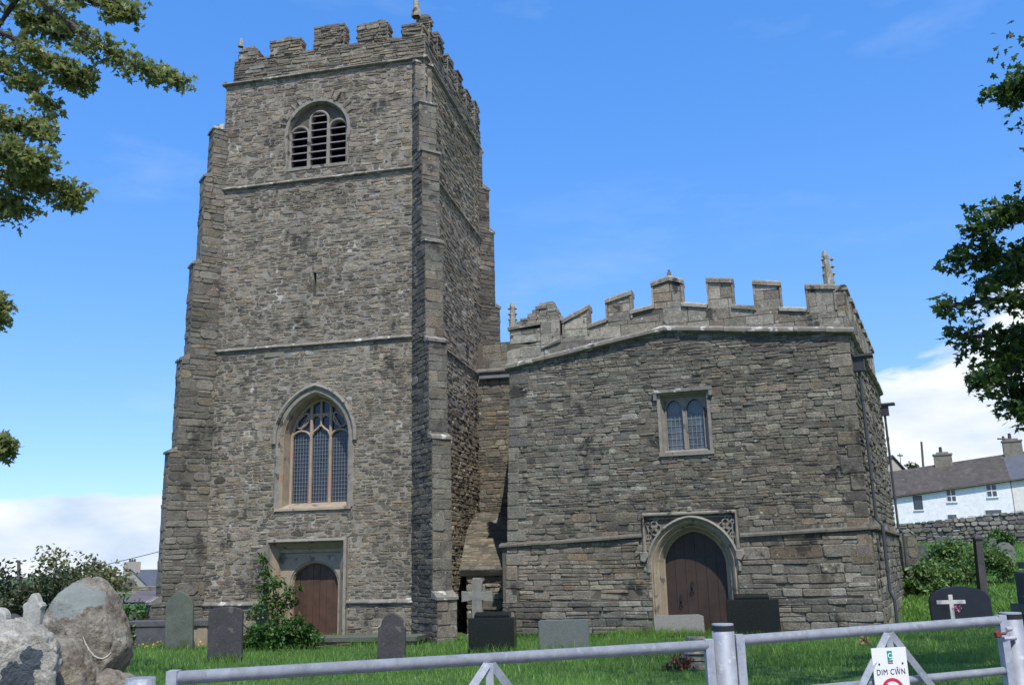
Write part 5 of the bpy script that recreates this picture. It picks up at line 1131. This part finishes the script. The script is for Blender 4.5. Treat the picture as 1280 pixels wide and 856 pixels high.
# ------------------------------------------------------------------ roadside wall with boulders, left
def boulder(name, label, C, rx, ry, rz, mats, planes=(), seed=0, facets=(), amp=.13, sub=6, rot=0, vein=None, taper=0):
    import bmesh
    bm = bmesh.new(); bmesh.ops.create_icosphere(bm, subdivisions=sub, radius=1); C = Vector(C)
    for v in bm.verts:
        n_ = v.co.normalized(); k = 1 + amp * mnoise.noise(n_ * 1.3 + Vector((seed, 0, 0))) + amp * .45 * mnoise.noise(n_ * 3.1 + Vector((0, seed, 0))) + amp * .28 * mnoise.noise(n_ * 7 + Vector((0, seed, 5))) + amp * .16 * mnoise.noise(n_ * 17) - amp * .35 * max(0, .12 - abs(mnoise.noise(n_ * 2.3 + Vector((seed, 7, 0))))) / .12 + amp * .1 * mnoise.noise(n_ * 40)
        p = n_ * k
        for (nx, ny, nz_, dd) in planes:
            pn = Vector((nx, ny, nz_)).normalized(); e = p.dot(pn) - dd - .05 * mnoise.noise(p * 2.5 + Vector((seed, 3, 1)))
            if e > 0: p = p - pn * e * .93
        tp_ = 1 - taper * p.z - .08 * max(0, -p.z - .3) * (taper > 0); v.co = Vector((p.x * rx * tp_, p.y * ry * tp_, p.z * rz))
    if rot: bmesh.ops.rotate(bm, verts=bm.verts, cent=(0, 0, 0), matrix=Matrix.Rotation(rot, 3, 'Y'))
    me = bpy.data.meshes.new(name); bm.to_mesh(me); bm.free()
    for m in mats: me.materials.append(m)
    for po in me.polygons:
        c = Vector(po.center); q = Vector((c.x / rx, c.y / ry, c.z / rz))
        for (ex_, ey_, ez_, er, mi) in facets:
            if (q - Vector((ex_, ey_, ez_))).length < er * (1 + .3 * mnoise.noise(q * 4) + .12 * mnoise.noise(q * 11)): po.material_index = mi
        po.use_smooth = True
    o = bpy.data.objects.new(name, me); col.objects.link(o); o.location = C; return tag(o, label, 'boulder', 'boulders on the roadside wall')
YW = 4.7
bc = at(105, 797, YW); bo = boulder('boulder', 'large rounded lichened boulder with a greenish broken top on the roadside wall', bc, .225, .22, .295, [M['boulder'], M['boulder_face'], M['quartz']], [(.12, -.45, 1, .80), (-.85, -.2, .5, .88), (.95, -.2, .35, .9), (.75, 0, -.8, .84), (-.1, -.95, -.15, .9)], 3.1, [(-.12, -.55, .78, .5, 1), (.3, -.5, .8, .36, 1)], .11, 6, R_(-3), taper=.2)
vb = MB(); vp = [at(x, y, YW - .215) for x, y in ((105, 797), (109, 807), (114, 816), (121, 823), (128, 822), (134, 820), (139, 815))]
vn = [Vector(p) for p in vp]
# quartz vein lies on the rock: shrink-wrapped along the sight of the wall face
dg = bpy.context.evaluated_depsgraph_get()
def onrock(ob, x, y, lift=.004):
    bpy.context.view_layer.update(); mi = ob.matrix_world.inverted(); d = ray(x, y).normalized(); ok, loc, nr, _ = ob.ray_cast(mi @ CAM, (mi.to_3x3() @ d).normalized()); return (ob.matrix_world @ loc + (ob.matrix_world.to_3x3() @ nr) * lift) if ok else None
pts = [p for p in (onrock(bo, x, y, .002) for x, y in ((104, 796), (107, 804), (111, 812), (117, 819), (122, 822), (128, 823), (134, 820), (139, 815))) if p]
if len(pts) > 2: vb.tube(pts, [.0015 + .0028 * math.sin(math.pi * i / (len(pts) - 1)) for i in range(len(pts))], 6); under(vb.build('quartz_vein', M['quartz']), bo)
boulder('boulder', 'whitish boulder with a dark broken corner at the left edge of the wall', at(10, 838, 4.1), .20, .2, .2, [M['boulder_pale'], M['boulder_dark']], [(.8, -.7, .0, .74)], 7.7, [(.80, -.5, .22, .3, 1), (.6, -.65, -.1, .36, 1), (.42, -.8, -.42, .36, 1)], .14)
boulder('boulder', 'brownish granite boulder wedged under the large rounded boulder', at(66, 868, 4.45), .2, .2, .27, [M['boulder']], [(.2, -.2, 1, .9)], 12.5, (), .14)
boulder('boulder', 'rough dark stone low beneath the large boulder beside the left gate post', at(135, 872, 4.6), .2, .2, .13, [M['boulder']], (), 21.0, (), .16)
wl_ = MB(); W = Wall(at(-60, 850, 5.0), (1, -.05)); W.O.z = 0; w0 = 0; 
block(wl_, Wall((-3.6, 4.35), (1, .04)), 0, 1.62, -.05, .98, .5, [(.3, .26, .2), (.22, .2, .16), (.36, .33, .27)], stn=dict(ch=(.12, .24), ln=(.2, .4), dep=(.02, .07), gap=.03, rnd=.35, tilt=.1))
tag(wl_.build('roadside_wall', [M['boulder'], M['mortar_dark']]), 'rough stone roadside wall carrying the boulders left of the gate', 'wall')
# right-hand stone gate pier end
wr_ = MB(); pr = at(1268, 750, 6.4); pr.x += .2; Wp = Wall((pr.x, pr.y), (1, -.12)); pal = [(.13, .115, .085), (.17, .15, .11), (.09, .085, .065), (.2, .18, .14)]
wr_.box(Wp, .0, 1.6, 0, 1.45, -.44, -.04, 0, (.06, .055, .045))
zz = 0
while zz < 1.5:
    hh = rng.uniform(.05, .12); o_ = rng.uniform(-.05, .05); u = o_ + .0
    while u < 1.6: w = rng.uniform(.18, .4); wr_.prism(Wp, [(u + rng.uniform(0, .02), zz), (u + w - .01, zz + rng.uniform(0, .01)), (u + w - .02, zz + hh - .01), (u + .01, zz + hh - rng.uniform(.005, .02))], -.5, rng.uniform(-.03, .05), 0, .015, pick(pal)); u += w
    zz += hh
tag(wr_.build('stone_pier', M['drywall']), 'dark ragged dry stone pier at the right edge behind the gate post', 'stone pier')
# ------------------------------------------------------------------ gates
def post(label, x, ytop, Y, r, leanx=0, cap=True, m='galv_dull'):
    P = at(x, ytop, Y); t = empty('gate_post', (P.x, P.y, 0), label, 'gate post', 'galvanised gate posts'); b = MB(); b.tube([(P.x + leanx, P.y, -.1), (P.x, P.y, P.z - .03)], r, 20); o = b.build('shaft', M[m], t, True)
    for p in o.data.polygons: p.use_smooth = len(p.vertices) == 4
    if cap: c = MB(); c.tube([(P.x, P.y, P.z - .035), (P.x, P.y, P.z - .008)], r * 1.02, 20); c.build('cap_band', M['iron'], t); c = MB(); c.tube([(P.x, P.y, P.z - .008), (P.x, P.y, P.z)], r * .98, 20); c.build('cap', M['galv'], t)
    return P
PL = post('short round steel gate post just right of the boulders', 177, 837, 3.95, .057, cap=False)
PC = post('round steel gate post with a black capped top between the two gates', 903, 779, 5.0, .057)
PR = post('round steel gate post with a black capped top at the right edge', 1262.5, 765, 5.55, .06, .0)
def bar(b, p, q, w, t_, m=0, flatdir=Vector((0, -1, 0))):
    p, q = Vector(p), Vector(q); a = (q - p).normalized(); s_ = a.cross(flatdir).normalized() * w / 2; f = flatdir * t_ / 2
    vs = [tuple(e + i * s_ + j * f) for e in (p, q) for i, j in ((-1, -1), (1, -1), (1, 1), (-1, 1))]; b.add(vs, [(0, 1, 2, 3), (7, 6, 5, 4), (0, 4, 5, 1), (1, 5, 6, 2), (2, 6, 7, 3), (3, 7, 4, 0)], m)
def gate(label, A, B, xb, rails, r=.027):
    A, B = Vector(A), Vector(B)
    lo, hi = 0., 1.
    for _ in range(30):
        k = (lo + hi) / 2; q = A.lerp(B, k) - CAM; lo, hi = (k, hi) if 640 + F * q.dot(RT) / q.dot(FW) < xb else (lo, k)
    xb = lo; t = empty('metal_gate', (A + B) / 2 - Vector((0, 0, A.z - .05)), label, 'gate', 'galvanised field gates')
    for i, dz in enumerate(rails):
        b = MB(); b.tube([A - Vector((0, 0, dz)), B - Vector((0, 0, dz))], r if i == 0 else r * .78, 18); o = b.build('rail', M['galv'], t, True)
        for p in o.data.polygons: p.use_smooth = len(p.vertices) == 4
    bot = rails[-1] + .03
    for P in (A, B): b = MB(); bar(b, P + Vector((0, 0, .03)), P - Vector((0, 0, bot)), .042, .06); b.build('stile', M['galv_dull'] if False else M['galv'], t)
    Cx = A.lerp(B, xb); f = Vector((0, -.034, 0)); dirv = (B - A).normalized(); h = rails[-1]
    b = MB(); bar(b, Cx + f - Vector((0, 0, .015)), Cx + f - Vector((0, 0, h)), .035, .012); b.build('brace', M['galv'], t)
    for s_ in (-1, 1): b = MB(); bar(b, Cx + f * 1.15 - Vector((0, 0, .02)) + dirv * s_ * .012, Cx + f * 1.15 - Vector((0, 0, h)) + dirv * s_ * h * .78, .036, .01); b.build('brace', M['galv'], t)
    return t, Cx
A0 = at(217, 847, 3.98); B0 = at(886, 806, 4.97); A0.z = B0.z = (A0.z + B0.z) / 2 + .0
A0 = at(217, 847, 3.98); B0 = at(886, 806, 4.97)
tL, cL = gate('long galvanised field gate left of the capped centre post', A0, B0, 612, (0, .26, .46, .64, .82, 1.0))
A1 = at(924, 800, 5.0); B1 = at(1251, 775, 5.5)
tR, cR = gate('short galvanised gate right of the centre post carrying the white sign', A1, B1, 1107, (0, .27, .48, .68, .88, 1.04))
lk = MB(); q = at(1247, 792, 5.42); lk.prism(Wall((q.x, q.y), (1, .1)), [(-.012, q.z - .02), (.014, q.z - .02), (.018, q.z + .0), (.0, q.z + .022), (-.016, q.z + .01)], -.012, .012, 0, .004)
lk.tube([(q.x, q.y, q.z), (q.x + .06, q.y + .03, q.z + .0)], .008, 6); lk.build('latch', M['rust'], tR)
q = at(1259, 786, 5.47); b = MB(); b.tube([(q.x - .01, q.y, q.z), (q.x + .03, q.y + .02, q.z)], .014, 8); b.tube([(q.x - .03, q.y, q.z - .05), (q.x + .05, q.y + .02, q.z - .05)], .012, 8); b.build('bolt', M['galv'], tR)
# sign
sgP = at(1088.5, 811.5, 5.19); sgQ = at(1131, 806, 5.23); WS = Wall((sgP.x, sgP.y), sgQ - sgP); sw = (Vector((sgQ.x, sgQ.y)) - Vector((sgP.x, sgP.y))).length; ztp = (sgP.z + sgQ.z) / 2
dy_ = Vector((0, -.08, 0)); WS.O += Vector((0, -.005, 0)); sh_ = sw * 1.55
tilt = (sgQ.z - sgP.z) / sw
sg = empty('no_dogs_sign', WS.M(sw / 2, ztp - sh_, 0), 'white no dogs sign lettered DIM CWN with a circumflex on the right gate', 'sign')
b = MB(); b.box(WS, 0, sw, ztp - sh_, ztp, -.004, 0); b.build('board', M['whitepaint'], sg)
def U_(f): return f * sw
b = MB()
b.box(WS, U_(.44), U_(.585), ztp - sw * .36, ztp - sw * .08, 0, .0015, 0); b.ribbon(WS, [(U_(.52 + .055 * math.cos(t)), ztp - sw * (.2 - .055 * math.sin(t))) for t in [R_(a) for a in range(40, 330, 24)]], sw * .022, .0015, .003, 1)
b.ribbon(WS, [(U_(.53), ztp - sw * .24), (U_(.57), ztp - sw * .24), (U_(.57), ztp - sw * .3), (U_(.49), ztp - sw * .31)], sw * .018, .0015, .003, 1)
b.box(WS, U_(.44), U_(.585), ztp - sw * .40, ztp - sw * .375, 0, .0015, 2); b.build('emblem', [M['green'], M['whitepaint'], M['red']], sg)
b = MB(); cc = (U_(.5), ztp - sw * 1.08); rr = sw * .29
b.ribbon(WS, [(cc[0] + rr * math.cos(t), cc[1] + rr * math.sin(t)) for t in [2 * math.pi * i / 32 for i in range(32)]], sw * .075, 0, .002, 0, True)
b.ribbon(WS, [(cc[0] - rr * .7, cc[1] + rr * .7), (cc[0] + rr * .7, cc[1] - rr * .7)], sw * .06, .0005, .0025, 0)
dog = [(-.55, .1), (-.5, -.05), (-.42, -.02), (-.4, -.5), (-.32, -.5), (-.3, -.15), (.2, -.15), (.22, -.5), (.3, -.5), (.33, -.05), (.36, .15), (.5, .18), (.55, .28), (.42, .38), (.3, .4), (.2, .2), (-.35, .15), (-.55, .38)]
b.sheet(WS, [(cc[0] + x * rr * .95, cc[1] + z * rr * .95) for x, z in dog], [], .0018, 1); b.build('prohibition_symbol', [M['red'], M['ink']], sg)
for u in (.18, .86): b = MB(); b.tube([WS.M(U_(u), ztp - sw * .4, 0), WS.M(U_(u), ztp - sw * .4, .004)], sw * .022, 10); b.build('bolt', M['ink'], sg)
tx = bpy.data.curves.new('lettering', 'FONT'); tx.body = 'DIM C\u0174N'; tx.size = sw * .2; tx.align_x = 'CENTER'; tx.extrude = .0005; tx.space_character = 1.12
to = bpy.data.objects.new('lettering', tx); col.objects.link(to); tx.materials.append(M['ink'])
xx, nn_ = WS.U, WS.n; p = WS.M(sw / 2, ztp - sw * .67, .0012)
to.matrix_world = Matrix(((xx.x, 0, nn_.x, p[0]), (xx.y, 0, nn_.y, p[1]), (0, 1, 0, p[2]), (0, 0, 0, 1))) @ Matrix.Diagonal((.86, 1, 1, 1)); 
tm = bpy.data.meshes.new_from_object(to.evaluated_get(bpy.context.evaluated_depsgraph_get())); mw_ = to.matrix_world.copy()
bpy.data.objects.remove(to); to = bpy.data.objects.new('lettering', tm); col.objects.link(to); to.matrix_world = mw_; under(to, sg); bpy.context.view_layer.update(); to.matrix_world = mw_

# broken stone stump with red leaves behind the gate, and a dry clump
P = ghit(868, 838); P.z = gz(P.x, P.y); sm_ = MB(); zz = P.z - .1
Wq = Wall((P.x, P.y), (1, -.1))
for i in range(5):
    h = rng.uniform(.1, .16); sm_.prism(Wq, [(-.16 + rng.uniform(-.05, .05), zz), (.24 + rng.uniform(-.05, .05), zz), (.22 + rng.uniform(-.05, .05), zz + h - .01), (-.12 + rng.uniform(-.05, .05), zz + h - .01)], -.3, rng.uniform(-.02, .04), 0, .03, pick(PAL_A)); zz += h
tag(sm_.build('broken_stone', M['ashlar']), 'stump of broken pale stones in the grass just left of the centre post', 'stone')
C = Vector((P.x - .35, P.y - .1, P.z)); bush('red_leaved_plant', 'low plant with reddish leaves beside the broken stones', C, .35, .25, .45, 240, .07, M['leaf_red'], lumps=9, cat='plant')
C = ghit(1082, 806); bush('dry_clump', 'dry straw-coloured clump in the shaded grass below the aisle corner', C, .22, .2, .22, 110, .09, leafmat('dry_leaf', (.3, .2, .09), (.42, .3, .14), .2), lumps=7, cat='plant')

# ------------------------------------------------------------------ grass
nr = np.random.default_rng(5)
def blades(n, Ymin, Ymax, xf0, xf1, h0, h1, w0, w1):
    Y = Ymin + (Ymax - Ymin) * nr.random(n) ** 1.25; X = Y * (xf0 + (xf1 - xf0) * nr.random(n)); return X, Y, nr.uniform(h0, h1, n), nr.uniform(w0, w1, n)
sets = [blades(150000, 8, 25.5, -.60, .62, .03, .10, .007, .015), blades(14000, 16, 26, -.4, .5, .09, .2, .007, .014), blades(42000, 24, 62, .40, .62, .06, .17, .02, .05)]
HB += [(x.location.x, x.location.y - .1, 1.2) for x in bpy.data.objects if x.name.startswith(('gravestone', 'stone_cross', 'chest_tomb'))]
for hx, hy, hw_ in HB:
    k = 260; sets.append((hx + nr.normal(0, hw_ * .42, k), hy - .08 + nr.normal(0, .1, k), nr.uniform(.07, .26, k), nr.uniform(.006, .014, k)))
k = 9000; uu = nr.random(k); side_ = nr.random(k) < .42      # longer growth along the foot of the walls
pw = np.array([T.M(u * 6.6 - 6.4, 0, .12) if q else K.M(u * 9.6, 0, .22) for u, q in zip(uu, side_)]); sets.append((pw[:, 0] + nr.normal(0, .05, k), pw[:, 1] - np.abs(nr.normal(0, .12, k)), nr.uniform(.05, .24, k), nr.uniform(.006, .015, k)))
X = np.concatenate([s[0] for s in sets]); Y = np.concatenate([s[1] for s in sets]); H = np.concatenate([s[2] for s in sets]); Wd = np.concatenate([s[3] for s in sets])
patch = np.array([mnoise.noise(Vector((x * .55, y * .55, 3))) + .6 * mnoise.noise(Vector((x * 2.1, y * 2.1, 7))) for x, y in zip(X, Y)])
H *= np.clip(1 + .7 * patch, .45, 1.8)
Z = np.array([gz(x, y) for x, y in zip(X, Y)]) - .01; n = len(X)
az = nr.uniform(0, 2 * np.pi, n); ln = nr.normal(0, .35, (n, 2)); dx, dy = np.cos(az) * Wd / 2, np.sin(az) * Wd / 2
V = np.empty((n, 5, 3)); mx_, my_ = X + ln[:, 0] * H * .4, Y + ln[:, 1] * H * .4
V[:, 0] = np.c_[X - dx, Y - dy, Z]; V[:, 1] = np.c_[X + dx, Y + dy, Z]; V[:, 2] = np.c_[mx_ + dx * .7, my_ + dy * .7, Z + H * .6]; V[:, 3] = np.c_[mx_ - dx * .7, my_ - dy * .7, Z + H * .6]; V[:, 4] = np.c_[X + ln[:, 0] * H, Y + ln[:, 1] * H, Z + H]
me = bpy.data.meshes.new('grass'); me.vertices.add(n * 5); me.vertices.foreach_set('co', V.astype(np.float32).ravel())
base = np.arange(n) * 5; lp = np.concatenate([np.c_[base, base + 1, base + 2, base + 3], np.c_[base + 3, base + 2, base + 4, base + 4][:, :3]], axis=1).astype(np.int32).ravel()
me.loops.add(n * 7); me.loops.foreach_set('vertex_index', lp); me.polygons.add(n * 2)
stt = np.empty((n, 2), np.int32); stt[:, 0] = np.arange(n) * 7; stt[:, 1] = stt[:, 0] + 4; me.polygons.foreach_set('loop_start', stt.ravel())
me.update(calc_edges=True); me.validate()
ca = me.color_attributes.new('stone', 'FLOAT_COLOR', 'POINT'); tn = np.clip(.5 + .6 * patch + nr.normal(0, .22, n), 0, 1); cc_ = np.ones((n, 5, 4), np.float32); cc_[:, :, :3] = tn[:, None, None]; ca.data.foreach_set('color', cc_.ravel())
me.materials.append(M['grass']); go = bpy.data.objects.new('grass', me); col.objects.link(go); tag(go, 'uneven mown green grass of the churchyard', 'grass', kind='stuff')
sc.cycles.max_bounces = 6; sc.cycles.transparent_max_bounces = 4
